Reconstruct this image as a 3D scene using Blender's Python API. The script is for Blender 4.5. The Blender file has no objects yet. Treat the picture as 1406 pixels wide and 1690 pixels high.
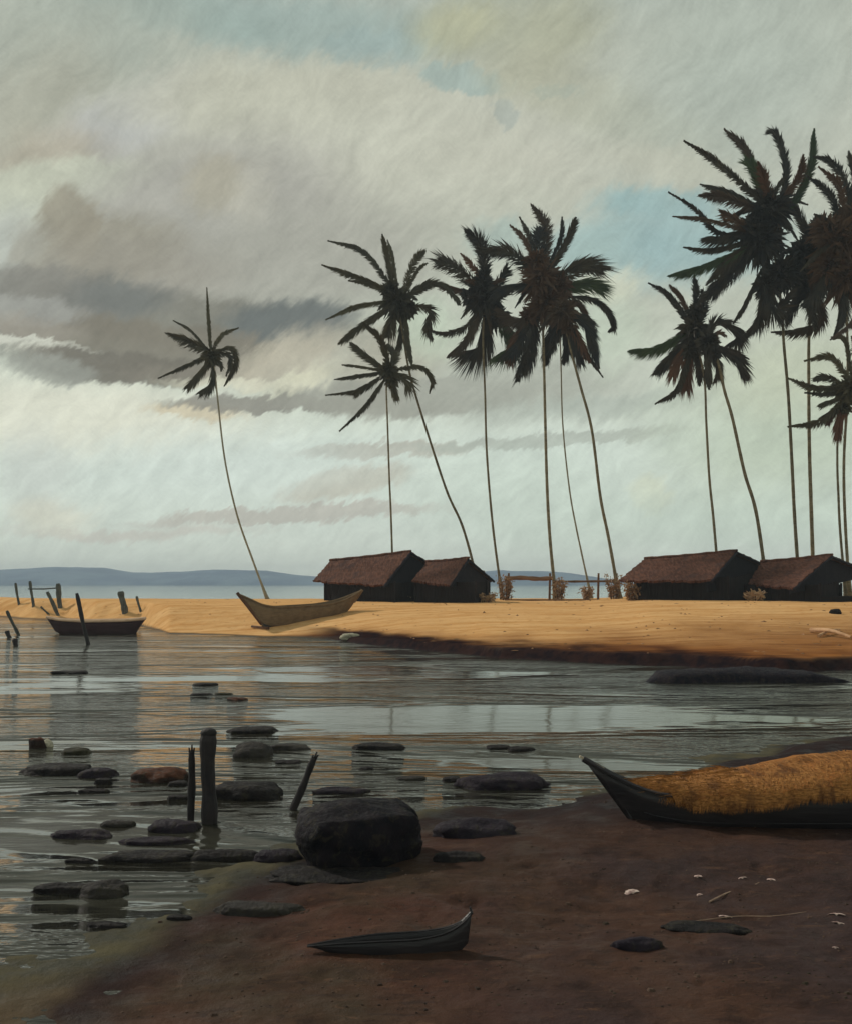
import bpy, bmesh, math, random
import numpy as np
from mathutils import Vector, Matrix, noise as mnoise

SC = bpy.context.scene
COL = SC.collection
RNG = random.Random(11)
F, H, CX, HY = 1700.0, 2.8, 703.0, 962.0      # focal length (px), eye height (m), centre column, horizon row
R = math.radians

# ------------------------------------------------------------------ helpers
def lin(r, g, b):
    f = lambda c: (c / 255 / 12.92) if c / 255 <= 0.04045 else ((c / 255 + 0.055) / 1.055) ** 2.4
    return (f(r), f(g), f(b), 1.0)

def at(px, py, Y):
    return Vector(((px - CX) / F * Y, Y, H - (py - HY) / F * Y))

def tag(o, label=None, cat=None, group=None, kind=None):
    if label: o['label'] = label
    if cat: o['category'] = cat
    if group: o['group'] = group
    if kind: o['kind'] = kind
    return o

def empty(name, loc):
    o = bpy.data.objects.new(name, None)
    o.location = loc
    COL.objects.link(o)
    return o

class MB:
    """verts / faces collector in world coordinates, linked as one mesh"""
    def __init__(self):
        self.v, self.f = [], []
    def add(self, vs, fs):
        n = len(self.v)
        self.v += [tuple(p) for p in vs]
        self.f += [tuple(i + n for i in q) for q in fs]
    def tube(self, pts, rads, n=8, cap=True, squash=1.0):
        pts = [Vector(p) for p in pts]
        vs, fs = [], []
        up = Vector((0.13, 1, 0.21)).normalized()
        for i, p in enumerate(pts):
            t = (pts[min(i + 1, len(pts) - 1)] - pts[max(i - 1, 0)]).normalized()
            a = t.cross(up)
            if a.length < 1e-3: a = t.cross(Vector((1, 0, 0)))
            a.normalize(); b = t.cross(a).normalized()
            r = rads[i] if hasattr(rads, '__len__') else rads
            for k in range(n):
                q = 2 * math.pi * k / n
                vs.append(p + a * (r * math.cos(q)) + b * (r * squash * math.sin(q)))
        for i in range(len(pts) - 1):
            for k in range(n):
                fs.append((i * n + k, i * n + (k + 1) % n, (i + 1) * n + (k + 1) % n, (i + 1) * n + k))
        if cap:
            fs.append(tuple(range(n))[::-1])
            fs.append(tuple((len(pts) - 1) * n + k for k in range(n)))
        self.add(vs, fs)
    def box(self, o, ax, ay, az):
        o, ax, ay, az = map(Vector, (o, ax, ay, az))
        vs = [o + ax * i + ay * j + az * k for k in (0, 1) for j in (0, 1) for i in (0, 1)]
        self.add(vs, [(0, 2, 3, 1), (4, 5, 7, 6), (0, 1, 5, 4), (2, 6, 7, 3), (0, 4, 6, 2), (1, 3, 7, 5)])
    def build(self, name, mat, parent=None, smooth=False, origin=None):
        me = bpy.data.meshes.new(name)
        base = Vector((0, 0, 0))
        q = parent
        while q is not None:
            base = base + q.location; q = q.parent
        if parent is not None: pass
        elif origin is not None: base = Vector(origin)
        me.from_pydata([(p[0] - base.x, p[1] - base.y, p[2] - base.z) for p in self.v], [], self.f)
        me.update()
        bm = bmesh.new(); bm.from_mesh(me)
        bmesh.ops.recalc_face_normals(bm, faces=bm.faces)
        bm.to_mesh(me); bm.free()
        if smooth: me.polygons.foreach_set('use_smooth', [True] * len(me.polygons))
        me.materials.append(mat)
        o = bpy.data.objects.new(name, me)
        COL.objects.link(o)
        if parent is not None: o.parent = parent
        elif origin is not None: o.location = base
        return o

def spline(pts, n):
    """Catmull-Rom through the points, n samples"""
    P = [Vector(p) for p in pts]
    if len(P) == 2:
        return [P[0].lerp(P[1], i / (n - 1)) for i in range(n)]
    P = [P[0] * 2 - P[1]] + P + [P[-1] * 2 - P[-2]]
    out, m = [], len(P) - 3
    for i in range(n):
        t = i / (n - 1) * m
        k = min(int(t), m - 1); t -= k
        a, b, c, d = P[k:k + 4]
        out.append(0.5 * (2 * b + (c - a) * t + (2 * a - 5 * b + 4 * c - d) * t * t + (3 * b - a - 3 * c + d) * t ** 3))
    return out

def vnoise(x, y, seed=0):
    xi, yi = np.floor(x).astype(np.int64), np.floor(y).astype(np.int64)
    fx, fy = x - xi, y - yi
    fx, fy = fx * fx * (3 - 2 * fx), fy * fy * (3 - 2 * fy)
    def h(a, b):
        n = (a * 374761393 + b * 668265263 + seed * 974634777) & 0x7fffffff
        n = ((n ^ (n >> 13)) * 1274126177) & 0x7fffffff
        n = n ^ (n >> 16)
        return (n & 0xffff) / 65535.0
    return (h(xi, yi) * (1 - fx) + h(xi + 1, yi) * fx) * (1 - fy) + (h(xi, yi + 1) * (1 - fx) + h(xi + 1, yi + 1) * fx) * fy - 0.5

def fbm(x, y, seed=0, o=4):
    s, a = 0, 1.0
    for k in range(o):
        s = s + a * vnoise(x * 2 ** k, y * 2 ** k, seed + k)
        a *= 0.5
    return s

def sstep(t):
    t = np.clip(t, 0, 1)
    return t * t * (3 - 2 * t)

# ------------------------------------------------------------------ material builder
class M:
    def __init__(self, name):
        self.m = bpy.data.materials.new(name)
        self.m.use_nodes = True
        self.nt = self.m.node_tree
        self.nt.nodes.clear()
        self.out = self.n('ShaderNodeOutputMaterial')
    def n(self, typ, **kw):
        nd = self.nt.nodes.new(typ)
        for k, v in kw.items(): setattr(nd, k, v)
        return nd
    def l(self, a, b): self.nt.links.new(a, b)
    def put(self, sock, v):
        if hasattr(v, 'is_linked') or isinstance(v, bpy.types.NodeSocket): self.l(v, sock)
        else: sock.default_value = v
    def coord(self, kind='Object', scale=(1, 1, 1), rot=(0, 0, 0)):
        tc = self.n('ShaderNodeTexCoord')
        mp = self.n('ShaderNodeMapping')
        mp.inputs['Scale'].default_value = scale
        mp.inputs['Rotation'].default_value = rot
        if kind == 'World':
            g = self.n('ShaderNodeNewGeometry'); self.l(g.outputs['Position'], mp.inputs['Vector'])
        else:
            self.l(tc.outputs[kind], mp.inputs['Vector'])
        return mp.outputs[0]
    def noise(self, vec, scale, detail=4, rough=0.55, dist=0.0):
        t = self.n('ShaderNodeTexNoise')
        self.l(vec, t.inputs['Vector'])
        t.inputs['Scale'].default_value = scale
        t.inputs['Detail'].default_value = detail
        t.inputs['Roughness'].default_value = rough
        t.inputs['Distortion'].default_value = dist
        return t.outputs['Fac']
    def ramp(self, fac, a, b, lo=0.0, hi=1.0):
        r = self.n('ShaderNodeMapRange', interpolation_type='SMOOTHSTEP')
        self.put(r.inputs['Value'], fac)
        r.inputs['From Min'].default_value = a; r.inputs['From Max'].default_value = b
        r.inputs['To Min'].default_value = lo; r.inputs['To Max'].default_value = hi
        return r.outputs[0]
    def math(self, op, a, b=0.0):
        r = self.n('ShaderNodeMath', operation=op)
        self.put(r.inputs[0], a); self.put(r.inputs[1], b)
        return r.outputs[0]
    def mix(self, fac, a, b, mode='MIX'):
        r = self.n('ShaderNodeMix', data_type='RGBA', blend_type=mode)
        self.put(r.inputs[0], fac); self.put(r.inputs[6], a); self.put(r.inputs[7], b)
        return r.outputs[2]
    def attr(self, name):
        a = self.n('ShaderNodeAttribute', attribute_name=name)
        return a.outputs['Fac']
    def bump(self, h, strength=0.5, dist=0.05, normal=None):
        b = self.n('ShaderNodeBump')
        b.inputs['Strength'].default_value = strength
        b.inputs['Distance'].default_value = dist
        self.l(h, b.inputs['Height'])
        if normal is not None: self.l(normal, b.inputs['Normal'])
        return b.outputs[0]
    def principled(self, col, rough=0.8, normal=None, spec=0.3):
        p = self.n('ShaderNodeBsdfPrincipled')
        self.put(p.inputs['Base Color'], col)
        self.put(p.inputs['Roughness'], rough)
        self.put(p.inputs['Specular IOR Level'], spec)
        if normal is not None: self.l(normal, p.inputs['Normal'])
        self.l(p.outputs[0], self.out.inputs[0])
        return p

def mat_wood(name, c1, c2, stretch=(1, 1, 14), scale=4.0, rough=0.75, bump=0.5, spec=0.3, rnd=0.25):
    m = M(name)
    v = m.coord('Object', stretch)
    n1 = m.noise(v, scale, 5, 0.6, 0.4)
    v2 = m.coord('Object', (1, 1, 1))
    n2 = m.noise(v2, 2.3, 4)
    f = m.math('ADD', m.math('MULTIPLY', m.ramp(n1, .3, .7), 0.65), m.math('MULTIPLY', m.ramp(n2, .35, .65), 0.35))
    col = m.mix(f, c1, c2)
    oi = m.n('ShaderNodeObjectInfo')
    k = m.ramp(oi.outputs['Random'], 0, 1, 1 - rnd, 1 + rnd)
    hsv = m.n('ShaderNodeHueSaturation'); m.l(col, hsv.inputs['Color']); m.l(k, hsv.inputs['Value'])
    m.principled(hsv.outputs[0], rough, m.bump(n1, bump, 0.03), spec)
    return m.m

def mat_leaf(name, c1, c2, rough=0.6, c3=None):
    m = M(name)
    oi = m.n('ShaderNodeObjectInfo')
    v = m.coord('Object')
    n = m.noise(v, 1.1, 3)
    f = m.math('ADD', m.math('MULTIPLY', oi.outputs['Random'], .6), m.math('MULTIPLY', m.ramp(n, .35, .65), .4))
    col = m.mix(f, c1, c2)
    if c3 is not None: col = m.mix(m.math('MULTIPLY', m.ramp(m.math('FRACT', m.math('MULTIPLY', oi.outputs['Random'], 7.3)), .62, .95), .5), col, c3)
    p = m.principled(col, rough, None, 0.3)
    tr = m.n('ShaderNodeBsdfTranslucent'); m.l(col, tr.inputs[0])
    mx = m.n('ShaderNodeMixShader'); mx.inputs[0].default_value = 0.18
    m.l(p.outputs[0], mx.inputs[1]); m.l(tr.outputs[0], mx.inputs[2]); m.l(mx.outputs[0], m.out.inputs[0])
    return m.m

def mat_rock(name, c1, c2, top=None, scale=5.0):
    m = M(name)
    v = m.coord('Object')
    n1 = m.noise(v, scale, 6, 0.6); n2 = m.noise(v, scale * 4, 4, 0.6)
    col = m.mix(m.ramp(n1, .35, .65), c1, c2)
    if top is not None:
        g = m.n('ShaderNodeNewGeometry'); s = m.n('ShaderNodeSeparateXYZ'); m.l(g.outputs['Normal'], s.inputs[0])
        col = m.mix(m.math('MULTIPLY', m.ramp(s.outputs[2], .25, .8), m.ramp(n1, .3, .55)), col, top)
    n3 = m.noise(v, scale * 1.7, 5, .7, .8)
    col = m.mix(m.math('MULTIPLY', m.ramp(n3, .52, .66), .55), col, lin(56, 52, 40))
    h = m.math('ADD', m.math('MULTIPLY', n1, .7), m.math('ADD', m.math('MULTIPLY', n2, .4), m.math('MULTIPLY', n3, .6)))
    m.principled(col, m.ramp(n2, .3, .7, .6, .95), m.bump(h, .8, .06), 0.1)
    return m.m

# ------------------------------------------------------------------ shorelines and ground height
NX = [-1400, -300, 0, 100, 200, 300, 420, 520, 600, 700, 800, 880, 960, 1030, 1130, 1180, 1225, 1310, 1406, 1700, 2600]
NY = [1640, 1630, 1610, 1590, 1560, 1510, 1452, 1398, 1372, 1338, 1328, 1331, 1314, 1302, 1290, 1262, 1250, 1226, 1219, 1207, 1195]
FX = [-1400, -200, 0, 60, 110, 160, 235, 280, 400, 480, 560, 650, 700, 800, 900, 1000, 1050, 1150, 1250, 1406, 1700, 2600]
FY = [1012, 1016, 1018, 1022, 1022, 1028, 1032, 1045, 1049, 1052, 1058, 1068, 1074, 1082, 1088, 1096, 1100, 1106, 1108, 1106, 1112, 1120]

def ground_z(X, Y):
    X = np.asarray(X, float); Y = np.asarray(Y, float)
    px = CX + F * X / np.maximum(Y, .3)
    Yn = F * H / (np.interp(px, NX, NY) - HY)
    Yf = F * H / (np.interp(px, FX, FY) - HY)
    Yn = Yn * (1 + 0.06 * fbm(X * 0.9, Y * 0.9, 3))
    Yf = Yf + 1.6 * fbm(X * 0.35, Y * 0.12, 9, 4)
    # near mud flat
    dn = Yn - Y
    rough = 0.042 * fbm(X * 0.75, Y * 1.0, 21, 3) + 0.022 * fbm(X * 2.6, Y * 3.4, 23, 3) + 0.010 * fbm(X * 7, Y * 7, 5, 3)
    mud = 0.004 + np.interp(px, [100, 900, 1100], [.085, .12, .15]) * sstep(np.maximum(dn, 0) / np.interp(px, [0, 500, 900, 1100], [4.5, 3.6, 2.2, 1.6])) + rough
    for (ex, ey, rx, ry, dep) in PUDDLES:
        gy = F * (H - 0.08) / (ey - HY); gx = (ex - CX) / F * gy
        q = ((X - gx) / (rx / F * gy)) ** 2 + ((Y - gy) / (gy * ry / (ey - HY))) ** 2
        mud = mud - dep * np.exp(-q * (1 + 1.2 * fbm(X * 2.5, Y * 2.5, 33)))
    # spit
    df = Y - Yf
    sc = np.interp(px, [470, 540, 660, 1400], [0.02, 0.13, 0.34, 0.40])
    zc = np.interp(px, [0, 960, 1070, 1500], [1.45, 1.45, 1.68, 1.70])
    W = np.clip(0.8 * (72 - Yf), 7, 30)
    scarp = sc * sstep(df / (0.5 + 0.5 * (fbm(X * 0.7, Y * 0.2, 14) + .5)))
    spit = scarp + (zc - sc) * sstep(df / W)
    spit = spit + 0.05 * fbm(X * 0.25, Y * 0.25, 41) * sstep(df / 5) + 0.02 * fbm(X * 1.7, Y * 1.7, 43) * sstep(df / 2)
    Yc = np.maximum(88, Yf + 12)
    spit = spit - (zc + 1.2) * sstep((Y - Yc) / 14)
    # channel between
    dch_n, dch_f = np.maximum(Y - Yn, 0), np.maximum(Yf - Y, 0)
    sea = -np.minimum(np.minimum(0.028 * dch_n, 0.10 * dch_f), 0.9) + 0.004 * (dch_n < .5) + rough * np.clip(1.5 - dch_n / 5, 0, 1) * np.clip(dch_f, 0, 1)
    return np.where(dn > 0, mud, np.where(df > 0, spit, sea)), dn, df, px

PUDDLES = [(1160, 1492, 330, 52, .108), (1000, 1490, 50, 5, .03), (1235, 1508, 90, 6, .035)]

def gz(x, y):
    return float(ground_z(np.array([x]), np.array([y]))[0][0])

def hit(px, py):
    """where the ray through a picture point meets the ground or the water"""
    Y = np.geomspace(4, 140, 4000)
    X = (px - CX) / F * Y
    Z = H - (py - HY) / F * Y
    g = np.maximum(ground_z(X, Y)[0], 0.0)
    k = int(np.argmax(Z <= g))
    if not (Z <= g).any(): k = len(Y) - 1
    return Vector((X[k], Y[k], g[k]))

def build_ground():
    us = np.concatenate([np.linspace(-1.02, -0.5, 40)[:-1], np.linspace(-0.5, 0.5, 520), np.linspace(0.5, 1.02, 40)[1:]])
    ys = np.concatenate([np.linspace(0.6, 3.5, 12)[:-1], np.geomspace(3.5, 112, 760), np.geomspace(112, 2500, 30)[1:]])
    U, Y = np.meshgrid(us, ys)
    X = U * Y
    Z, dn, df, px = ground_z(X, Y)
    nr, nc = X.shape
    co = np.stack([X, Y, Z], -1).reshape(-1, 3)
    idx = np.arange(nr * nc).reshape(nr, nc)
    faces = np.stack([idx[:-1, :-1], idx[:-1, 1:], idx[1:, 1:], idx[1:, :-1]], -1).reshape(-1, 4)
    me = bpy.data.meshes.new('ground')
    me.from_pydata(co.tolist(), [], faces.tolist())
    me.polygons.foreach_set('use_smooth', [True] * len(me.polygons))
    Wd = np.interp(px, [0, 450, 600, 900, 1200, 1406], [0.9, 1.2, 7.0, 11, 22, 28])
    A = {'sand': sstep(df / 1.0),
         'wet': 1 - sstep((df + np.minimum(Wd * .35, 4) * fbm(X * .5, Y * .25, 55)) / Wd),
         'lagoon': sstep((Y - 92) / 8),
         'mud': sstep(dn / 0.8 + 0.3),
         'right': sstep((px - 560) / 500),
         'bank': sstep((0.46 - Z + 0.10 * fbm(X * .8, Y * .4, 61)) / 0.14) * sstep((px - 470) / 110) * sstep((7 - df) / 2) * np.where(df > -.6, 1, 0),
         'shore': (1 - sstep((dn + 1.5 * fbm(X * .8, Y * .8, 81)) / np.interp(px, [300, 560, 900, 1406], [1.4, 2.6, 3.4, 7.5]))) * np.where(dn > -.3, 1, 0),
         'tan': sstep((150 - px + 90 * fbm(X * 2, Y * 2, 71)) / 90) * sstep((8.4 - Y + fbm(X, Y, 73)) / .8)}
    for k, v in A.items():
        a = me.attributes.new(k, 'FLOAT', 'POINT')
        a.data.foreach_set('value', v.reshape(-1).astype(np.float32))
    m = M('ground')
    w = m.coord('World')
    ws = m.coord('World', (0.25, 1.4, 1))
    nb, nm, nf = m.noise(w, 0.45, 5, .6), m.noise(w, 2.2, 5, .6), m.noise(w, 14, 5, .65)
    st = m.noise(ws, 0.8, 5, .6, .3)
    # sand
    sand = m.mix(m.ramp(st, .35, .68), lin(198, 148, 94), lin(218, 174, 122))
    sand = m.mix(m.math('MULTIPLY', m.ramp(nm, .52, .72), .5), sand, lin(166, 112, 58))
    wets = m.mix(m.ramp(st, .35, .65), lin(100, 60, 36), lin(142, 92, 50))
    sand = m.mix(m.attr('wet'), sand, wets)
    # mud: wet browns, darkened further in place of a cloud's shadow
    mud = m.mix(m.ramp(nb, .38, .62), lin(60, 48, 37), lin(74, 47, 37))
    mudr = m.mix(m.ramp(nb, .4, .6), lin(70, 49, 40), lin(58, 45, 44))
    mud = m.mix(m.attr('right'), mud, mudr)
    mud = m.mix(m.math('MULTIPLY', m.ramp(nm, .5, .68), .55), mud, lin(40, 31, 29))
    mud = m.mix(m.math('MULTIPLY', m.ramp(nf, .55, .75), .5), mud, lin(84, 62, 46))
    mud = m.mix(m.math('MULTIPLY', m.ramp(m.noise(m.coord('World', (1, 2.6, 1), (0, 0, R(-8))), 3.4, 6, .7, .8), .50, .66), .6), mud, lin(44, 34, 32))
    mud = m.mix(m.math('MULTIPLY', m.ramp(m.noise(m.coord('World', (1, 3.2, 1), (0, 0, R(10))), 2.6, 6, .7, 1.0), .56, .70), .55), mud, lin(96, 70, 54))
    mud = m.mix(m.attr('shore'), mud, m.mix(m.ramp(nm, .35, .65), lin(26, 21, 25), lin(42, 31, 31)))
    mud = m.mix(m.math('MULTIPLY', m.attr('tan'), .6), mud, lin(98, 84, 64))
    bed = m.mix(m.ramp(nm, .35, .65), lin(58, 56, 46), lin(84, 78, 60))
    bed = m.mix(m.attr('lagoon'), bed, lin(120, 165, 160))
    col = m.mix(m.attr('mud'), bed, mud)
    col = m.mix(m.attr('sand'), col, sand)
    col = m.mix(m.attr('bank'), col, m.mix(m.ramp(nm, .35, .65), lin(27, 19, 24), lin(46, 29, 27)))
    rough_mud = m.ramp(nm, .35, .6, .5, .9)
    rough = m.n('ShaderNodeMix'); m.l(m.attr('sand'), rough.inputs[0]); m.l(rough_mud, rough.inputs[2]); rough.inputs[3].default_value = .95
    ng, np_ = m.noise(w, 42, 4, .7), m.noise(m.coord('World', (1, 2.2, 1), (0, 0, R(12))), 5.5, 5, .65, .6)
    h = m.math('ADD', m.math('MULTIPLY', nm, .6), m.math('ADD', m.math('MULTIPLY', nf, .32), m.math('ADD', m.math('MULTIPLY', ng, .14), m.math('MULTIPLY', np_, .35))))
    m.principled(col, m.math('MAXIMUM', rough.outputs[0], m.attr('bank')), m.bump(h, .7, .07), m.math('MULTIPLY', m.math('SUBTRACT', 1.0, m.attr('sand')), .05))
    me.materials.append(m.m)
    o = bpy.data.objects.new('ground', me); COL.objects.link(o)
    tag(o, 'orange sand spit and brown mud flat', None, None, 'structure')

def build_water():
    m = M('water')
    w1 = m.coord('World', (0.50, 1.7, 1), (0, 0, R(6)))
    w2 = m.coord('World', (1.5, 3.8, 1), (0, 0, R(-9)))
    w3 = m.coord('World', (0.07, 0.42, 1))
    a, b, c = m.noise(w1, 1.0, 3, .5, .3), m.noise(w2, 1.7, 3, .5), m.noise(w3, 1.0, 3, .5, .4)
    h = m.math('ADD', m.math('MULTIPLY', a, 1.0), m.math('ADD', m.math('MULTIPLY', b, .48), m.math('MULTIPLY', c, 1.6)))
    g = m.n('ShaderNodeNewGeometry'); s = m.n('ShaderNodeSeparateXYZ'); m.l(g.outputs['Position'], s.inputs[0])
    # breeze: ruffled bands between smoother slicks, calmer out at sea
    d1 = m.noise(m.coord('World', (.07, .26, 1), (0, 0, R(2))), 1.0, 4, .6, .5)
    h = m.math('MULTIPLY', h, m.math('MULTIPLY', m.ramp(d1, .42, .60, .12, 1.8), m.ramp(s.outputs[1], 60, 100, 1, .12)))
    nrm = m.bump(h, 1.0, .062)
    fr = m.n('ShaderNodeFresnel'); fr.inputs['IOR'].default_value = 1.33; m.l(nrm, fr.inputs['Normal'])
    gl = m.n('ShaderNodeBsdfGlossy'); gl.inputs['Roughness'].default_value = .07
    gl.inputs['Color'].default_value = (.92, .93, .93, 1); m.l(nrm, gl.inputs['Normal'])
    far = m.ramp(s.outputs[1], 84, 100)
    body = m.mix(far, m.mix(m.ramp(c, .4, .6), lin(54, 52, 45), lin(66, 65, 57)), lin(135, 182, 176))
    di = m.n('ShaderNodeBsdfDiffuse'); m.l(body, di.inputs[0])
    tr = m.n('ShaderNodeBsdfTransparent'); tr.inputs[0].default_value = (.75, .76, .68, 1)
    mb = m.n('ShaderNodeMixShader')
    mb.inputs[0].default_value = .62
    m.l(tr.outputs[0], mb.inputs[1]); m.l(di.outputs[0], mb.inputs[2])
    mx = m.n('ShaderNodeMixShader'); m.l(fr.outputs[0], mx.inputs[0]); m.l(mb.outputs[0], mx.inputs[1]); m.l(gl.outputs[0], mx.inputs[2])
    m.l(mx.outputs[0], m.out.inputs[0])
    q = MB()
    q.add([(-2560, .5, 0), (2560, .5, 0), (2560, 2540, 0), (-2560, 2540, 0)], [(0, 1, 2, 3)])
    o = q.build('water', m.m)
    tag(o, 'grey rippled lagoon water', None, None, 'structure')

def build_hills():
    xs = np.linspace(-1150, 900, 240); ys = np.linspace(1180, 1560, 40)
    X, Y = np.meshgrid(xs, ys)
    px = CX + F * X / 1350
    top = np.interp(px, [-900, -300, 0, 60, 110, 160, 200, 250, 300, 360, 430, 480, 520, 600, 700, 820, 920, 1000, 1100, 2000],
                    [950, 942, 939, 936, 933, 935, 942, 945, 943, 938, 940, 947, 950, 951, 948, 941, 942, 955, 975, 975])
    hh = (HY - top) / F * 1350 + H
    t = (Y - 1180) / 380
    prof = np.sin(np.clip(t, 0, 1) * np.pi) ** 0.7
    Z = hh * prof * (1 + 0.10 * fbm(X * .02, Y * .02, 4)) + 1.0 * fbm(X * .06, Y * .05, 6) * prof - 1.0
    nr, nc = X.shape
    idx = np.arange(nr * nc).reshape(nr, nc)
    q = MB()
    q.v = np.stack([X, Y, Z], -1).reshape(-1, 3).tolist()
    q.f = np.stack([idx[:-1, :-1], idx[:-1, 1:], idx[1:, 1:], idx[1:, :-1]], -1).reshape(-1, 4).tolist()
    m = M('hill_forest_hazed')
    w = m.coord('World')
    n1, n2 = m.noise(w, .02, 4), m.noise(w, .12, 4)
    col = m.mix(m.ramp(n1, .35, .65), lin(66, 96, 128), lin(92, 118, 142))  # forest tones shifted to blue, distance haze put into the colour
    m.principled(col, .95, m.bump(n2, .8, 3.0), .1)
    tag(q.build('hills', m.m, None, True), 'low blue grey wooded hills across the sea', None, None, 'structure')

def build_haze():
    q = MB()
    q.box((-2650, -120, -3), (5300, 0, 0), (0, 2750, 0), (0, 0, 47))
    m = M('haze')
    v = m.n('ShaderNodeVolumePrincipled')
    v.inputs['Color'].default_value = (.80, .90, 1.0, 1)
    v.inputs['Density'].default_value = 0.00042
    m.l(v.outputs[0], m.out.inputs['Volume'])
    tag(q.build('haze', m.m), 'pale sea haze', None, None, 'stuff')

# ------------------------------------------------------------------ sky
SKY_RAMP = [(-100, (205, 213, 206)), (0, (208, 215, 206)), (100, (207, 217, 210)), (220, (206, 217, 210)), (290, (200, 207, 196)), (400, (187, 192, 180)),
            (520, (182, 186, 174)), (660, (188, 188, 176)), (800, (180, 183, 172)), (920, (165, 175, 170)), (1200, (158, 167, 163)), (2600, (150, 160, 160))]
BLOBS = [  # x, y, rx, ry, rotation, colour, softness, opacity
    (470, 36, 330, 40, 3, (150, 168, 166), .6, .8), (300, 20, 160, 30, 4, (150, 168, 164), .6, .6), (620, 85, 90, 26, 4, (152, 170, 169), .3, .8), (130, 80, 190, 100, -25, (160, 168, 160), .7, .8),
    (60, 170, 120, 70, -30, (170, 168, 154), .7, .7), (200, 205, 130, 50, -25, (180, 181, 182), .6, .8), (450, 165, 260, 52, -4, (188, 187, 172), .5, .8),
    (620, 250, 280, 90, -4, (193, 193, 180), .7, .8), (80, 265, 90, 46, -20, (172, 164, 148), .6, .8), (120, 320, 150, 50, -8, (193, 197, 181), .25, .85),
    (30, 420, 50, 70, 0, (178, 182, 178), .5, .7),
    (330, 370, 250, 120, -18, (166, 164, 158), .4, .95), (500, 430, 230, 95, -8, (164, 163, 155), .6, .9), (360, 300, 60, 40, -20, (168, 162, 145), .5, .7),
    (425, 310, 36, 48, 20, (188, 185, 173), .6, .5),
    (170, 425, 120, 56, -22, (152, 147, 133), .4, .85), (118, 378, 44, 60, -12, (149, 142, 127), .3, .85), (60, 415, 40, 40, 0, (160, 156, 144), .4, .6), (215, 446, 160, 52, -8, (150, 145, 135), .7, .75),
    (300, 526, 315, 44, 3, (124, 122, 113), .4, .9), (80, 480, 110, 34, 4, (132, 130, 124), .4, .9),
    (200, 487, 80, 28, -3, (112, 115, 113), .6, .85), (470, 532, 105, 34, -4, (103, 109, 109), .4, .92), (530, 520, 60, 26, -8, (108, 113, 112), .5, .9),
    (230, 565, 250, 40, 3, (125, 119, 107), .25, .92), (50, 510, 75, 22, -4, (156, 156, 152), .35, .85), (45, 540, 80, 22, 0, (152, 146, 136), .5, .8),
    (70, 572, 130, 12, 2, (206, 207, 196), .4, .9), (110, 690, 300, 62, 0, (222, 221, 206), .6, .85),
    (200, 604, 170, 28, 2, (113, 108, 98), .22, .95), (80, 606, 75, 22, 4, (148, 150, 143), .35, .85), (330, 616, 120, 18, -2, (126, 120, 109), .5, .9),
    (470, 590, 110, 36, -20, (187, 180, 163), .5, .85), (500, 628, 70, 20, -25, (213, 210, 186), .6, .8), (410, 634, 120, 10, 0, (214, 212, 192), .5, .7),
    (330, 682, 75, 13, 0, (204, 190, 162), .4, .8), (450, 668, 165, 15, -2, (138, 135, 127), .3, .9),
    (640, 600, 110, 58, -20, (172, 168, 154), .5, .85), (680, 655, 225, 33, -2, (152, 152, 143), .25, .9), (860, 630, 170, 50, -4, (164, 167, 158), .6, .85),
    (1010, 668, 220, 22, -3, (172, 180, 172), .6, .8), (700, 545, 55, 50, 0, (184, 198, 180), .6, .7),
    (640, 745, 175, 15, -3, (178, 175, 165), .3, .85), (570, 800, 105, 25, -10, (190, 185, 172), .3, .8), (480, 848, 260, 13, -3, (184, 178, 170), .3, .8),
    (900, 728, 225, 12, -3, (172, 178, 170), .3, .85), (230, 878, 190, 10, -2, (196, 190, 182), .6, .7), (80, 850, 60, 30, 0, (214, 208, 190), .7, .6),
    (330, 770, 260, 50, -2, (209, 220, 216), .8, .7), (60, 770, 60, 60, 0, (204, 210, 206), .7, .6),
    (1085, 335, 100, 26, 4, (142, 178, 184), .5, .85), (1010, 400, 120, 40, -4, (156, 181, 182), .6, .85), (1130, 400, 170, 66, 0, (150, 178, 182), .6, .9), (985, 430, 60, 60, 0, (160, 182, 180), .7, .7),
    (830, 395, 60, 26, 0, (162, 182, 178), .6, .7), (765, 130, 74, 21, 3, (156, 174, 171), .25, .8), (920, 146, 42, 8, 3, (148, 172, 173), .4, .8),
    (836, 183, 26, 22, 0, (163, 171, 166), .3, .7), (760, 40, 80, 40, -10, (174, 172, 138), .7, .7), (900, 60, 100, 62, -20, (164, 164, 140), .7, .7),
    (980, 165, 230, 40, 22, (176, 176, 158), .7, .7), (1240, 140, 220, 150, 0, (168, 178, 171), .8, .75), (1110, 270, 130, 24, 14, (184, 184, 170), .6, .6),
    (1000, 470, 55, 28, 0, (206, 205, 184), .5, .7), (1000, 545, 60, 60, 0, (190, 203, 186), .7, .6), (1290, 730, 190, 110, 0, (182, 194, 174), .8, .8), (1330, 620, 160, 60, 0, (188, 194, 172), .7, .7),
    (1068, 815, 34, 32, 0, (213, 214, 186), .4, .6), (1200, 860, 300, 50, 0, (190, 206, 194), .8, .6), (880, 830, 200, 90, 0, (196, 210, 200), .8, .6),
]

def tint(c):
    m = sum(c) / 3
    r, g, b = (m + (v - m) * .9 for v in c)
    return (r * .988, g * .995, b * .968)

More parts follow.
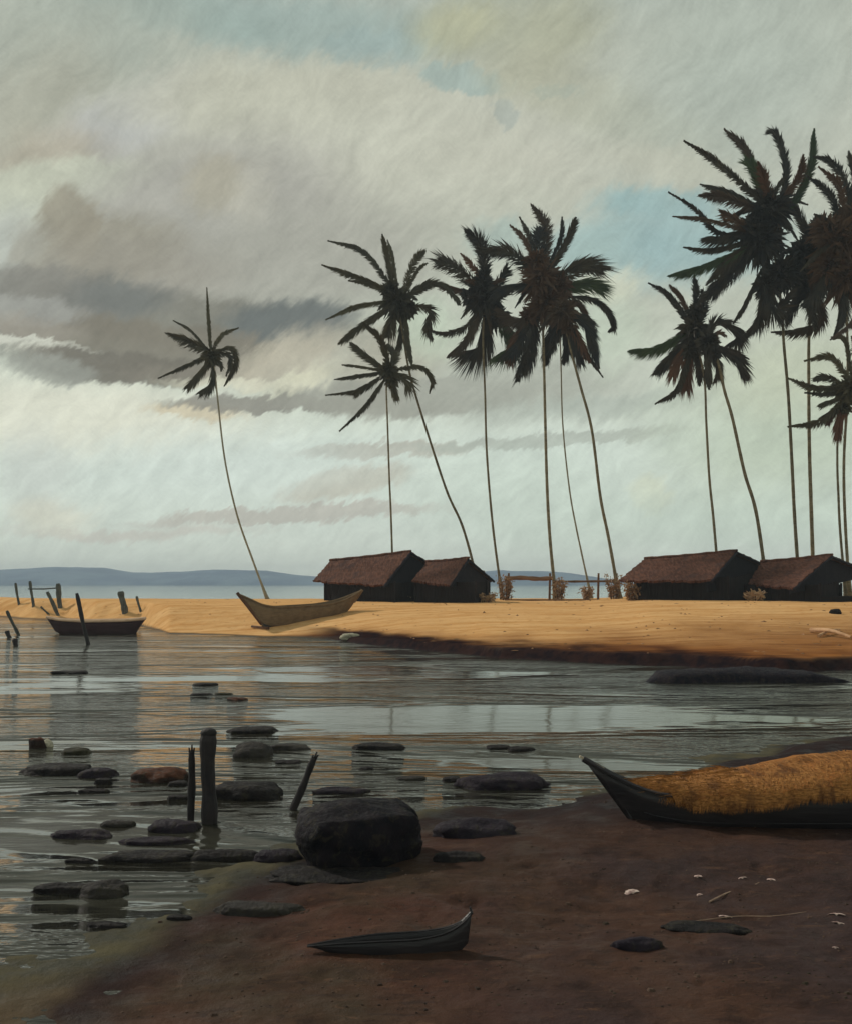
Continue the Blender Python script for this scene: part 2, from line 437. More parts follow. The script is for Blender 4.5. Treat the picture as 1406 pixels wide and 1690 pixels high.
def build_sky(sun_el, sun_rot):
    w = bpy.data.worlds.new('World'); SC.world = w
    w.use_nodes = True
    nt = w.node_tree; nt.nodes.clear()
    N = nt.nodes.new; L = nt.links.new
    def mth(op, a, b=0.0):
        r = N('ShaderNodeMath'); r.operation = op
        for s, v in zip(r.inputs, (a, b)):
            if isinstance(v, bpy.types.NodeSocket): L(v, s)
            else: s.default_value = v
        return r.outputs[0]
    tc = N('ShaderNodeTexCoord')
    d = tc.outputs['Generated']
    sp = N('ShaderNodeSeparateXYZ'); L(d, sp.inputs[0])
    az = mth('MULTIPLY', mth('ARCTAN2', sp.outputs[0], sp.outputs[1]), F)
    hyp = mth('SQRT', mth('ADD', mth('MULTIPLY', sp.outputs[0], sp.outputs[0]), mth('MULTIPLY', sp.outputs[1], sp.outputs[1])))
    el = mth('MULTIPLY', mth('ARCTAN2', sp.outputs[2], hyp), F)
    cmb = N('ShaderNodeCombineXYZ'); L(az, cmb.inputs[0]); L(el, cmb.inputs[1])
    P = cmb.outputs[0]
    def noise(scale, detail, sx=1, sy=1, rot=0, rough=.55):
        mp = N('ShaderNodeMapping'); mp.vector_type = 'TEXTURE'; mp.inputs['Scale'].default_value = (1 / (sx * scale), 1 / (sy * scale), 1); mp.inputs['Rotation'].default_value = (0, 0, R(rot)); L(P, mp.inputs[0])
        t = N('ShaderNodeTexNoise'); t.inputs['Scale'].default_value = 1; t.inputs['Detail'].default_value = detail; t.inputs['Roughness'].default_value = rough
        L(mp.outputs[0], t.inputs['Vector'])
        return t
    def warp(vec, tex, amp):
        s = N('ShaderNodeVectorMath'); s.operation = 'SUBTRACT'; L(tex.outputs['Color'], s.inputs[0]); s.inputs[1].default_value = (.5, .5, .5)
        k = N('ShaderNodeVectorMath'); k.operation = 'MULTIPLY'; L(s.outputs[0], k.inputs[0]); k.inputs[1].default_value = amp
        a = N('ShaderNodeVectorMath'); a.operation = 'ADD'; L(vec, a.inputs[0]); L(k.outputs[0], a.inputs[1])
        return a.outputs[0]
    W = warp(P, noise(1 / 170, 4), (90, 44, 0))
    W = warp(W, noise(1 / 34, 4, .7, 2.2, 42, .6), (50, 38, 0))
    W = warp(W, noise(1 / 9, 3, .6, 1.6, 46, .6), (16, 12, 0))
    rp = N('ShaderNodeValToRGB')
    s2 = N('ShaderNodeSeparateXYZ'); L(W, s2.inputs[0])
    mr = N('ShaderNodeMapRange'); L(s2.outputs[1], mr.inputs[0]); mr.inputs[1].default_value = -100; mr.inputs[2].default_value = 2600
    L(mr.outputs[0], rp.inputs[0])
    els = rp.color_ramp.elements
    for i, (e, c) in enumerate(SKY_RAMP):
        p = (e + 100) / 2700
        x = els[i] if i < 2 else els.new(p)
        x.position = p; x.color = lin(*tint(c))
    col = rp.outputs[0]
    for (x, y, rx, ry, rot, c, soft, op) in BLOBS:
        u, v = (x - CX) / F, (HY - y) / F
        A = math.atan(u); E = math.atan(v * math.cos(A))
        mp = N('ShaderNodeMapping'); mp.vector_type = 'TEXTURE'
        mp.inputs['Location'].default_value = (A * F, E * F, 0)
        mp.inputs['Rotation'].default_value = (0, 0, R(-rot))
        mp.inputs['Scale'].default_value = (rx, ry, 1)
        L(W, mp.inputs[0])
        ln = N('ShaderNodeVectorMath'); ln.operation = 'LENGTH'; L(mp.outputs[0], ln.inputs[0])
        m = N('ShaderNodeMapRange'); m.interpolation_type = 'SMOOTHSTEP'; L(ln.outputs['Value'], m.inputs[0])
        m.inputs[1].default_value = 1 + soft * .75; m.inputs[2].default_value = max(1 - soft, .05); m.inputs[3].default_value = 0; m.inputs[4].default_value = op
        mx = N('ShaderNodeMix'); mx.data_type = 'RGBA'
        L(m.outputs[0], mx.inputs[0]); L(col, mx.inputs[6]); mx.inputs[7].default_value = lin(*tint(c))
        col = mx.outputs[2]
    # broken cloud texture
    P0 = P
    P = warp(P0, noise(1 / 140, 2), (70, 70, 0))
    t1 = noise(1 / 75, 6, .8, 1.6, 34, .68); t2 = noise(1 / 16, 3, .45, 1.3, 46, .6)
    k = mth('ADD', mth('MULTIPLY', mth('SUBTRACT', t1.outputs['Fac'], .5), .56), mth('MULTIPLY', mth('SUBTRACT', t2.outputs['Fac'], .5), .26))
    t3 = noise(1 / 5, 2, .5, 1.6, -40, .6)
    k = mth('ADD', k, mth('MULTIPLY', mth('SUBTRACT', t3.outputs['Fac'], .5), .14))
    k = mth('ADD', k, 1.0)
    vm = N('ShaderNodeVectorMath'); vm.operation = 'SCALE'; L(col, vm.inputs[0]); L(k, vm.inputs[3])
    sky = N('ShaderNodeTexSky'); sky.sky_type = 'NISHITA'; sky.sun_disc = False; sky.sun_elevation = sun_el; sky.sun_rotation = sun_rot
    b1 = N('ShaderNodeBackground'); L(sky.outputs[0], b1.inputs[0]); b1.inputs[1].default_value = .06
    b2 = N('ShaderNodeBackground'); L(vm.outputs[0], b2.inputs[0]); b2.inputs[1].default_value = 1.07
    ms = N('ShaderNodeMixShader'); ms.inputs[0].default_value = .975
    L(b1.outputs[0], ms.inputs[1]); L(b2.outputs[0], ms.inputs[2])
    o = N('ShaderNodeOutputWorld'); L(ms.outputs[0], o.inputs[0])

# ------------------------------------------------------------------ palms
LEAF = mat_leaf('palm_leaf', lin(50, 48, 40), lin(86, 80, 58), c3=lin(96, 90, 62))
LEAF_DARK = mat_leaf('palm_leaf_dark', lin(32, 35, 40), lin(70, 62, 46), c3=lin(104, 70, 48))
LEAF_GREEN = mat_leaf('palm_leaf_green', lin(44, 62, 48), lin(66, 80, 46))
LEAF_DRY = mat_leaf('palm_leaf_dry', lin(80, 54, 38), lin(104, 70, 48))
TRUNK = mat_wood('palm_trunk', lin(78, 71, 56), lin(134, 124, 100), (1, 1, 5), 3.0, .9, .6, .1)
TRUNK_PALE = mat_wood('palm_trunk_pale', lin(134, 128, 108), lin(172, 166, 144), (1, 1, 5), 3.0, .9, .6, .1)

def leaf_blade(q, p, d, ln, wd, nrm):
    """one drooping leaflet: three-segment tapered blade"""
    s = d.cross(nrm)
    if s.length < 1e-4: s = d.cross(Vector((.3, .2, 1)))
    s.normalize()
    g = Vector((0, 0, -1))
    a = p + d * (ln * .5) + g * (ln * .05); b = p + d * ln + g * (ln * .20)
    q.add([p - s * wd * .35, p + s * wd * .35, a + s * wd * .5, a - s * wd * .5, b], [(0, 1, 2, 3), (3, 2, 4)])

def make_frond(root, pts, w, Y, rng, mat, name='frond'):
    n = max(8, int(sum((Vector((*pts[i + 1], 0)) - Vector((*pts[i], 0))).length for i in range(len(pts) - 1)) / 4))
    sc = Y / F
    dep = rng.uniform(-1, 1)
    P3 = []
    L2 = spline([Vector((x, y, 0)) for x, y in pts], n)
    tot = sum((L2[i + 1] - L2[i]).length for i in range(n - 1)) * sc
    for i, p in enumerate(L2):
        s = i / (n - 1)
        P3.append(at(p.x, p.y, Y + dep * .45 * tot * s))
    q = MB()
    hw = w * sc * .5
    q.tube(P3, [max(.012, .055 * (1 - s / (n - 1) * .85)) for s in range(n)], 5)
    vd = Vector((0, 1, 0))
    sty = rng.choice((1.1, 1.7, 2.6))
    per = 7
    for i in range(1, n):
        s = i / (n - 1)
        t = (P3[i] - P3[i - 1]).normalized()
        side = t.cross(vd); side.normalize()
        prof = min(1, s * 5 + .25) * min(1, (1 - s) * 2.0 + .12)
        for j in range(per):
            p = P3[i - 1].lerp(P3[i], j / per)
            for sg in (-1, 1):
                lat = rng.uniform(.35, 1.15)
                wv = rng.uniform(-.6, .6)
                d = (t * rng.uniform(.7, 1.5) * sty + side * (sg * lat) + vd * wv + Vector((0, 0, -.22))).normalized()
                c = max(.25, abs(d.dot(side)))
                ln = hw * prof * rng.uniform(.75, 1.3) / c
                ln = min(ln, max(hw * 3.2, .4))
                leaf_blade(q, p, d, max(ln, .12), rng.uniform(.05, .10), vd + Vector((rng.uniform(-.5, .5), 0, rng.uniform(-.5, .5))))
    return q.build(name, mat, root)

def make_palm(label, trunk, Y, cores, fronds, rad=.15, extra=6, ext_len=70, tmat=None, lmat=None, dry=(), green=(), seed=1, hide_base=True, ext_range=(0, 360), offset=0):
    rng = random.Random(seed)
    sc = Y / F
    bx = (trunk[-1][0] - CX) / F * Y
    zb = gz(bx, Y)
    root = empty('coconut_palm', (bx, Y, zb))
    tag(root, label, 'palm tree', 'tall coconut palms along the sand spit')
    pts = [at(x, y, Y) for x, y in trunk[:-1]] + [Vector((bx, Y, zb - .15))]
    cx, cy = cores[0][0], cores[0][1]
    top = at(cx, cy, Y)
    if (pts[0] - top).length > .6: pts = [top] + pts
    n = 46
    sp = spline(pts, n)
    rads = []
    for i in range(n):
        s = i / (n - 1)
        r = rad * .84 * (.68 + .32 * s) * (1 + .05 * math.sin(i * 2.1))
        if s > .9: r *= 1 + (s - .9) ** 2 * 130
        rads.append(r)
    q = MB(); q.tube(sp, rads, 10)
    q.build('trunk', tmat or TRUNK, root, True)
    # heart of the crown: short blades radiating from the growing point, leaf bases and hidden fronds
    q = MB()
    for (x, y, r) in cores:
        c = at(x, y, Y); rm = r * sc
        for k in range(int(130 + r * 8)):
            d = Vector((rng.gauss(0, 1), rng.gauss(0, 1), rng.gauss(0, 1))).normalized()
            p = c + d * rm * rng.uniform(0, .6)
            out = (d * 1.0 + Vector((rng.gauss(0, .5), rng.gauss(0, .5), rng.gauss(-.1, .5)))).normalized()
            leaf_blade(q, p, out, rm * rng.uniform(.45, .9), rng.uniform(.12, .28), Vector((rng.gauss(0, .4), 1, rng.gauss(0, .4))))
    q.build('crown', lmat or LEAF_DARK, root)
    for i, (p, w) in enumerate(fronds):
        make_frond(root, p, w * (1.4 if lmat is LEAF else 1.8), Y, rng, LEAF_DRY if i in dry else LEAF_GREEN if i in green else (lmat or LEAF))
    for k in range(extra):
        a = R(rng.uniform(*ext_range)) if ext_range != (0, 360) else R(360 * (k + rng.random() * .6) / extra)
        l = ext_len * rng.uniform(.7, 1.0)
        dx, dy = math.cos(a), -math.sin(a)
        p = [(cx, cy), (cx + dx * l * .5, cy + dy * l * .5 - 5), (cx + dx * l, cy + dy * l + 10)]
        make_frond(root, p, 9, Y, rng, lmat or LEAF_DARK)
    return root

def build_palms():
    make_palm('lone slender palm behind the beached boat with one upright spear leaf',
              [(355, 612), (360, 660), (372, 760), (392, 850), (418, 925), (443, 985)], 86, [(350, 588, 17)],
              [([(349, 585), (345, 530), (342, 475)], 5), ([(346, 580), (315, 545), (287, 529)], 4), ([(352, 582), (318, 566), (275, 550)], 14),
               ([(348, 585), (310, 603), (262, 624)], 6), ([(350, 592), (325, 622), (309, 639)], 11), ([(354, 600), (349, 632), (330, 648)], 11),
               ([(352, 582), (378, 575), (389, 592), (383, 614), (371, 636)], 8), ([(354, 584), (377, 585), (380, 602), (374, 620)], 7),
               ([(352, 575), (368, 552), (394, 541)], 6), ([(352, 590), (364, 600), (366, 612)], 5)], .11, 0, 40, TRUNK_PALE, LEAF, seed=3)
    make_palm('tall left leaning palm whose olive crown floats above a shorter straight palm',
              [(664, 545), (675, 610), (690, 665), (735, 805), (765, 875), (796, 940)], 84, [(656, 500, 28), (645, 478, 16), (672, 508, 18)],
              [([(652, 485), (640, 425), (631, 387)], 9), ([(656, 480), (648, 425), (640, 396)], 6), ([(650, 478), (600, 415), (542, 397)], 8),
               ([(648, 482), (590, 457), (532, 437)], 9), ([(648, 486), (610, 468), (576, 463)], 7), ([(645, 497), (590, 505), (539, 527)], 7),
               ([(645, 505), (595, 538), (560, 567)], 11), ([(652, 512), (645, 535), (638, 556)], 18), ([(665, 485), (684, 432), (702, 414)], 11),
               ([(668, 485), (690, 445), (705, 434)], 5), ([(668, 490), (700, 470), (720, 464)], 11), ([(672, 490), (720, 468), (748, 486), (758, 503)], 8),
               ([(672, 505), (708, 510), (706, 540), (713, 562)], 12), ([(665, 515), (660, 565), (648, 590)], 8), ([(668, 515), (674, 570), (680, 604)], 7)],
              .13, 3, 45, TRUNK, LEAF, seed=5)
    make_palm('shorter straight palm rising from behind the largest left hut',
              [(638, 640), (640, 700), (643, 790), (646, 860), (650, 960)], 79, [(640, 612, 17), (646, 626, 13)],
              [([(644, 612), (628, 560), (598, 532)], 9), ([(638, 612), (604, 586), (579, 566)], 11), ([(636, 612), (590, 604), (566, 602)], 4),
               ([(636, 614), (590, 620), (553, 626)], 6), ([(636, 618), (600, 640), (586, 646), (538, 652)], 8), ([(636, 625), (602, 672), (561, 711)], 6),
               ([(644, 612), (690, 605), (712, 624), (709, 648)], 7), ([(644, 614), (668, 624), (673, 642)], 15), ([(642, 618), (650, 642), (655, 660)], 9),
               ([(640, 612), (650, 590), (640, 568)], 12)], .10, 0, 40, TRUNK, LEAF, seed=6)
    make_palm('palm with a round dark crown whose trunk ends beside the small left hut',
              [(797, 560), (800, 650), (803, 750), (813, 870), (829, 975)], 83, [(800, 492, 34), (795, 470, 22), (818, 522, 22), (775, 490, 16)],
              [([(800, 480), (795, 410), (767, 379)], 15), ([(795, 478), (745, 438), (718, 430)], 15), ([(790, 490), (752, 477), (720, 470)], 8),
               ([(800, 500), (770, 560), (738, 590)], 9), ([(803, 505), (797, 565), (762, 585)], 20), ([(810, 485), (830, 455), (836, 442)], 11),
               ([(815, 510), (842, 565), (818, 592)], 15), ([(795, 505), (770, 538), (735, 550), (706, 545)], 7), ([(810, 490), (800, 440), (788, 405)], 8), ([(805, 470), (780, 440), (760, 418)], 7)],
              .12, 4, 55, TRUNK, LEAF_DARK, dry=(9,), green=(6,), seed=7)
    make_palm('straight palm with the biggest topmost crown of the middle clump',
              [(897, 600), (899, 690), (902, 800), (907, 890), (917, 980)], 82, [(893, 462, 36), (900, 500, 34), (885, 432, 22), (925, 470, 22), (872, 525, 18)],
              [([(897, 450), (901, 375), (876, 337)], 12), ([(888, 445), (865, 395), (841, 371)], 6), ([(890, 440), (872, 388), (857, 358)], 6),
               ([(892, 445), (889, 400), (890, 374)], 17), ([(905, 450), (935, 395), (949, 360)], 9), ([(903, 445), (925, 390), (927, 358)], 5),
               ([(885, 455), (842, 417), (801, 416)], 15), ([(905, 470), (955, 440), (994, 444)], 19), ([(910, 480), (960, 468), (987, 474)], 17),
               ([(910, 490), (972, 493), (1000, 510), (1011, 535), (1004, 547)], 7), ([(885, 510), (874, 575), (854, 628)], 15), ([(885, 515), (855, 570), (828, 592)], 14),
               ([(880, 470), (840, 474), (813, 490)], 12), ([(890, 515), (855, 527), (822, 512)], 14), ([(880, 520), (850, 560), (842, 600)], 12)],
              .16, 4, 60, TRUNK, LEAF_DARK, green=(8,), dry=(14,), seed=8)
    make_palm('thin pale trunked palm between the two thicker trunks of the middle clump',
              [(925, 600), (928, 700), (938, 800), (950, 870), (976, 975)], 86, [(922, 505, 24)],
              [([(922, 510), (905, 560), (900, 602)], 10), ([(924, 510), (935, 560), (930, 600)], 10), ([(922, 500), (950, 500), (975, 530)], 8)], .09, 3, 50, TRUNK_PALE, LEAF_DARK, seed=9)
    make_palm('curved palm of the middle clump with its foot beside the longest right hut',
              [(942, 580), (958, 640), (976, 710), (990, 820), (1004, 890), (1022, 975)], 80, [(928, 515, 26), (938, 540, 14)],
              [([(932, 515), (965, 535), (987, 605)], 13), ([(930, 520), (948, 565), (958, 598)], 12), ([(934, 525), (962, 575), (994, 622)], 5),
               ([(932, 515), (970, 528), (978, 575)], 8), ([(928, 520), (915, 560), (905, 585)], 9), ([(934, 525), (955, 560), (972, 598)], 9)], .15, 2, 50, TRUNK, LEAF_DARK, dry=(5,), seed=10)
    make_palm('spiky crowned palm with a straight thin trunk behind the longest right hut',
              [(1161, 620), (1165, 700), (1170, 790), (1177, 860), (1188, 960)], 74, [(1143, 545, 26), (1146, 515, 16), (1140, 578, 18)],
              [([(1140, 535), (1105, 488), (1070, 467)], 6), ([(1138, 538), (1112, 500), (1092, 478)], 5), ([(1142, 530), (1122, 490), (1104, 470)], 6),
               ([(1148, 530), (1149, 490), (1145, 453)], 9), ([(1138, 545), (1088, 572), (1038, 580)], 11), ([(1138, 555), (1105, 590), (1080, 617)], 11),
               ([(1140, 575), (1118, 640), (1081, 666)], 6), ([(1140, 570), (1134, 605), (1132, 640)], 15), ([(1146, 570), (1152, 605), (1154, 636)], 8),
               ([(1154, 540), (1162, 500), (1157, 478)], 10), ([(1136, 560), (1118, 595), (1110, 618)], 12)], .12, 2, 45, TRUNK, LEAF_DARK, dry=(7, 10), green=(4,), seed=12)
    make_palm('palm with a looping frond and dark curved trunk behind the gap between right huts',
              [(1184, 598), (1195, 645), (1208, 690), (1228, 780), (1248, 850), (1268, 960)], 72, [(1168, 565, 20), (1178, 585, 12)],
              [([(1165, 560), (1178, 534), (1205, 538), (1217, 555), (1198, 572)], 13), ([(1172, 570), (1212, 588), (1231, 624)], 14), ([(1170, 572), (1185, 605), (1180, 630)], 8),
               ([(1172, 572), (1205, 578), (1235, 592)], 6), ([(1168, 568), (1168, 610), (1170, 642)], 8)], .15, 2, 40, TRUNK, LEAF_DARK, seed=13)
    make_palm('tallest palm with a huge tangled dark crown spreading far to the left',
              [(1288, 500), (1293, 570), (1300, 650), (1306, 760), (1311, 860), (1320, 965)], 72, [(1268, 345, 38), (1255, 400, 40), (1290, 450, 32), (1325, 420, 30), (1240, 380, 26), (1265, 470, 24)],
              [([(1270, 340), (1232, 250), (1195, 213)], 9), ([(1285, 350), (1296, 280), (1282, 225), (1266, 217)], 10), ([(1262, 340), (1189, 272), (1128, 232)], 8),
               ([(1268, 340), (1247, 285), (1230, 262)], 13), ([(1258, 350), (1195, 326), (1153, 322)], 11), ([(1258, 345), (1205, 318), (1156, 304)], 8),
               ([(1250, 385), (1186, 384), (1148, 346), (1103, 317)], 6), ([(1250, 385), (1212, 362), (1188, 348)], 11), ([(1250, 385), (1165, 362), (1110, 357)], 5),
               ([(1250, 395), (1175, 412), (1128, 408)], 6), ([(1250, 400), (1165, 438), (1103, 455)], 10), ([(1250, 410), (1195, 460), (1158, 497)], 14),
               ([(1258, 440), (1230, 500), (1210, 533)], 5), ([(1262, 430), (1258, 515), (1230, 556)], 13), ([(1265, 440), (1275, 512), (1312, 478)], 15),
               ([(1295, 360), (1335, 280), (1343, 213)], 9), ([(1330, 440), (1355, 520), (1320, 545), (1273, 548)], 10), ([(1275, 350), (1262, 300), (1250, 268)], 11),
               ([(1250, 400), (1210, 425), (1165, 470)], 12), ([(1245, 375), (1200, 390), (1160, 395)], 12), ([(1285, 340), (1318, 290), (1325, 255)], 9)],
              .15, 8, 85, TRUNK, LEAF_DARK, green=(3, 10, 15), dry=(17,), seed=14)
    make_palm('thick trunked palm with its crown buried between the two giant right crowns',
              [(1335, 540), (1334, 640), (1335, 740), (1338, 840), (1343, 965)], 74, [(1345, 430, 40), (1335, 470, 30), (1352, 385, 30)],
              [([(1345, 430), (1340, 500), (1345, 548)], 10), ([(1345, 430), (1385, 490), (1388, 530)], 12), ([(1345, 420), (1320, 360), (1300, 330)], 12), ([(1340, 440), (1310, 500), (1298, 520)], 12)], .17, 4, 70, TRUNK, LEAF_DARK, seed=15)
    make_palm('palm at the right edge with arching fronds on top of a huge dark crown',
              [(1396, 520), (1398, 640), (1392, 760), (1394, 860), (1402, 965)], 70, [(1385, 400, 46), (1395, 460, 44), (1410, 370, 36), (1370, 440, 34), (1365, 380, 28)],
              [([(1395, 390), (1400, 320), (1375, 270), (1343, 258)], 9), ([(1385, 390), (1372, 325), (1328, 288)], 9), ([(1390, 380), (1385, 310), (1350, 275)], 8),
               ([(1390, 440), (1392, 510), (1376, 556)], 8), ([(1395, 440), (1410, 520), (1370, 560)], 6), ([(1400, 390), (1430, 320), (1440, 270)], 12),
               ([(1400, 400), (1460, 370), (1500, 380)], 12), ([(1400, 420), (1460, 440), (1495, 480)], 12), ([(1400, 430), (1440, 490), (1450, 540)], 12), ([(1380, 420), (1350, 480), (1330, 500)], 14), ([(1395, 380), (1410, 300), (1400, 250)], 9)],
              .13, 6, 80, TRUNK, LEAF_DARK, seed=16)
    make_palm('lower palm at the right edge with a small crown and reddish hanging leaves',
              [(1384, 700), (1381, 760), (1383, 820), (1386, 880), (1396, 965)], 69, [(1404, 640, 24), (1392, 672, 14)],
              [([(1404, 635), (1372, 590), (1327, 595)], 9), ([(1402, 640), (1345, 640), (1300, 624)], 10), ([(1402, 645), (1362, 650), (1328, 648)], 6),
               ([(1402, 640), (1362, 622), (1343, 628)], 10), ([(1400, 650), (1365, 664), (1350, 670)], 7), ([(1400, 655), (1352, 694), (1300, 704)], 10),
               ([(1398, 655), (1386, 690), (1382, 722)], 14), ([(1406, 635), (1395, 565), (1372, 556)], 7), ([(1410, 632), (1412, 590), (1405, 555)], 9),
               ([(1410, 640), (1450, 620), (1490, 630)], 10), ([(1410, 645), (1450, 660), (1480, 690)], 10), ([(1400, 655), (1375, 680), (1365, 700)], 9)], .11, 3, 50, TRUNK, LEAF, dry=(6, 11), seed=17)

# ------------------------------------------------------------------ huts
THATCH = None
def mats_huts():
    global THATCH, WALL, WALL2, GABLE_SHADE
    m = M('hut_thatch')
    v = m.coord('World', (5, 1.2, 1.2)); v2 = m.coord('World')
    n1, n2, n3 = m.noise(v, 1.6, 5, .65), m.noise(v2, .9, 4), m.noise(v2, 9, 4)
    col = m.mix(m.ramp(n1, .35, .65), lin(72, 44, 35), lin(102, 68, 54))
    col = m.mix(m.math('MULTIPLY', m.ramp(n2, .5, .7), .6), col, lin(58, 44, 44))
    h = m.math('ADD', m.math('MULTIPLY', n1, .7), m.math('MULTIPLY', n3, .3))
    m.principled(col, .95, m.bump(h, .8, .12), .12)
    THATCH = m.m
    WALL = mat_wood('hut_planks', lin(30, 27, 30), lin(46, 40, 40), (9, 9, .6), 1.2, .9, .6, .1)
    GABLE_SHADE = mat_wood('hut_gable_shade', lin(26, 26, 34), lin(40, 37, 42), (6, 6, .6), 1.4, .9, .5, .1)  # planks tinted navy for the end turned away from the sun

def slab(q, A, B, C, D, th, nu=40, nv=28, rough=.05, seed=0, sag=.0):
    """thick quilted roof panel A-B ridge, D-C eave"""
    nrm = (B - A).cross(D - A).normalized()
    if nrm.z < 0: nrm = -nrm
    top = []
    for j in range(nv + 1):
        for i in range(nu + 1):
            u, v = i / nu, j / nv
            p = A.lerp(B, u).lerp(D.lerp(C, u), v)
            k = mnoise.noise(p * 1.3 + Vector((seed, 0, 0))) * rough + mnoise.noise(p * 4 + Vector((seed, 3, 0))) * rough * .5
            k += .05 * (1 - (v * 5.0) % 1.0) - .025 + rng_h.uniform(-.012, .012)
            p = p + nrm * (k - sag * math.sin(math.pi * u))
            if j == nv: p = p + (D - A).normalized() * (rng_h.uniform(-.10, .12))
            if i in (0, nu): p = p + (B - A).normalized() * rng_h.uniform(-.06, .06)
            top.append(p)
    n = len(top)
    vs = top + [p - nrm * th for p in top]
    fs = []
    W = nu + 1
    for j in range(nv):
        for i in range(nu):
            a = j * W + i
            fs.append((a, a + 1, a + W + 1, a + W)); fs.append((n + a, n + a + W, n + a + W + 1, n + a + 1))
    for i in range(nu):
        fs.append((i, n + i, n + i + 1, i + 1)); a = nv * W + i; fs.append((a, a + 1, n + a + 1, n + a))
    for j in range(nv):
        a = j * W; fs.append((a, a + W, n + a + W, n + a)); a = j * W + nu; fs.append((a, n + a, n + a + W, a + W))
    q.add(vs, fs)
rng_h = random.Random(4)

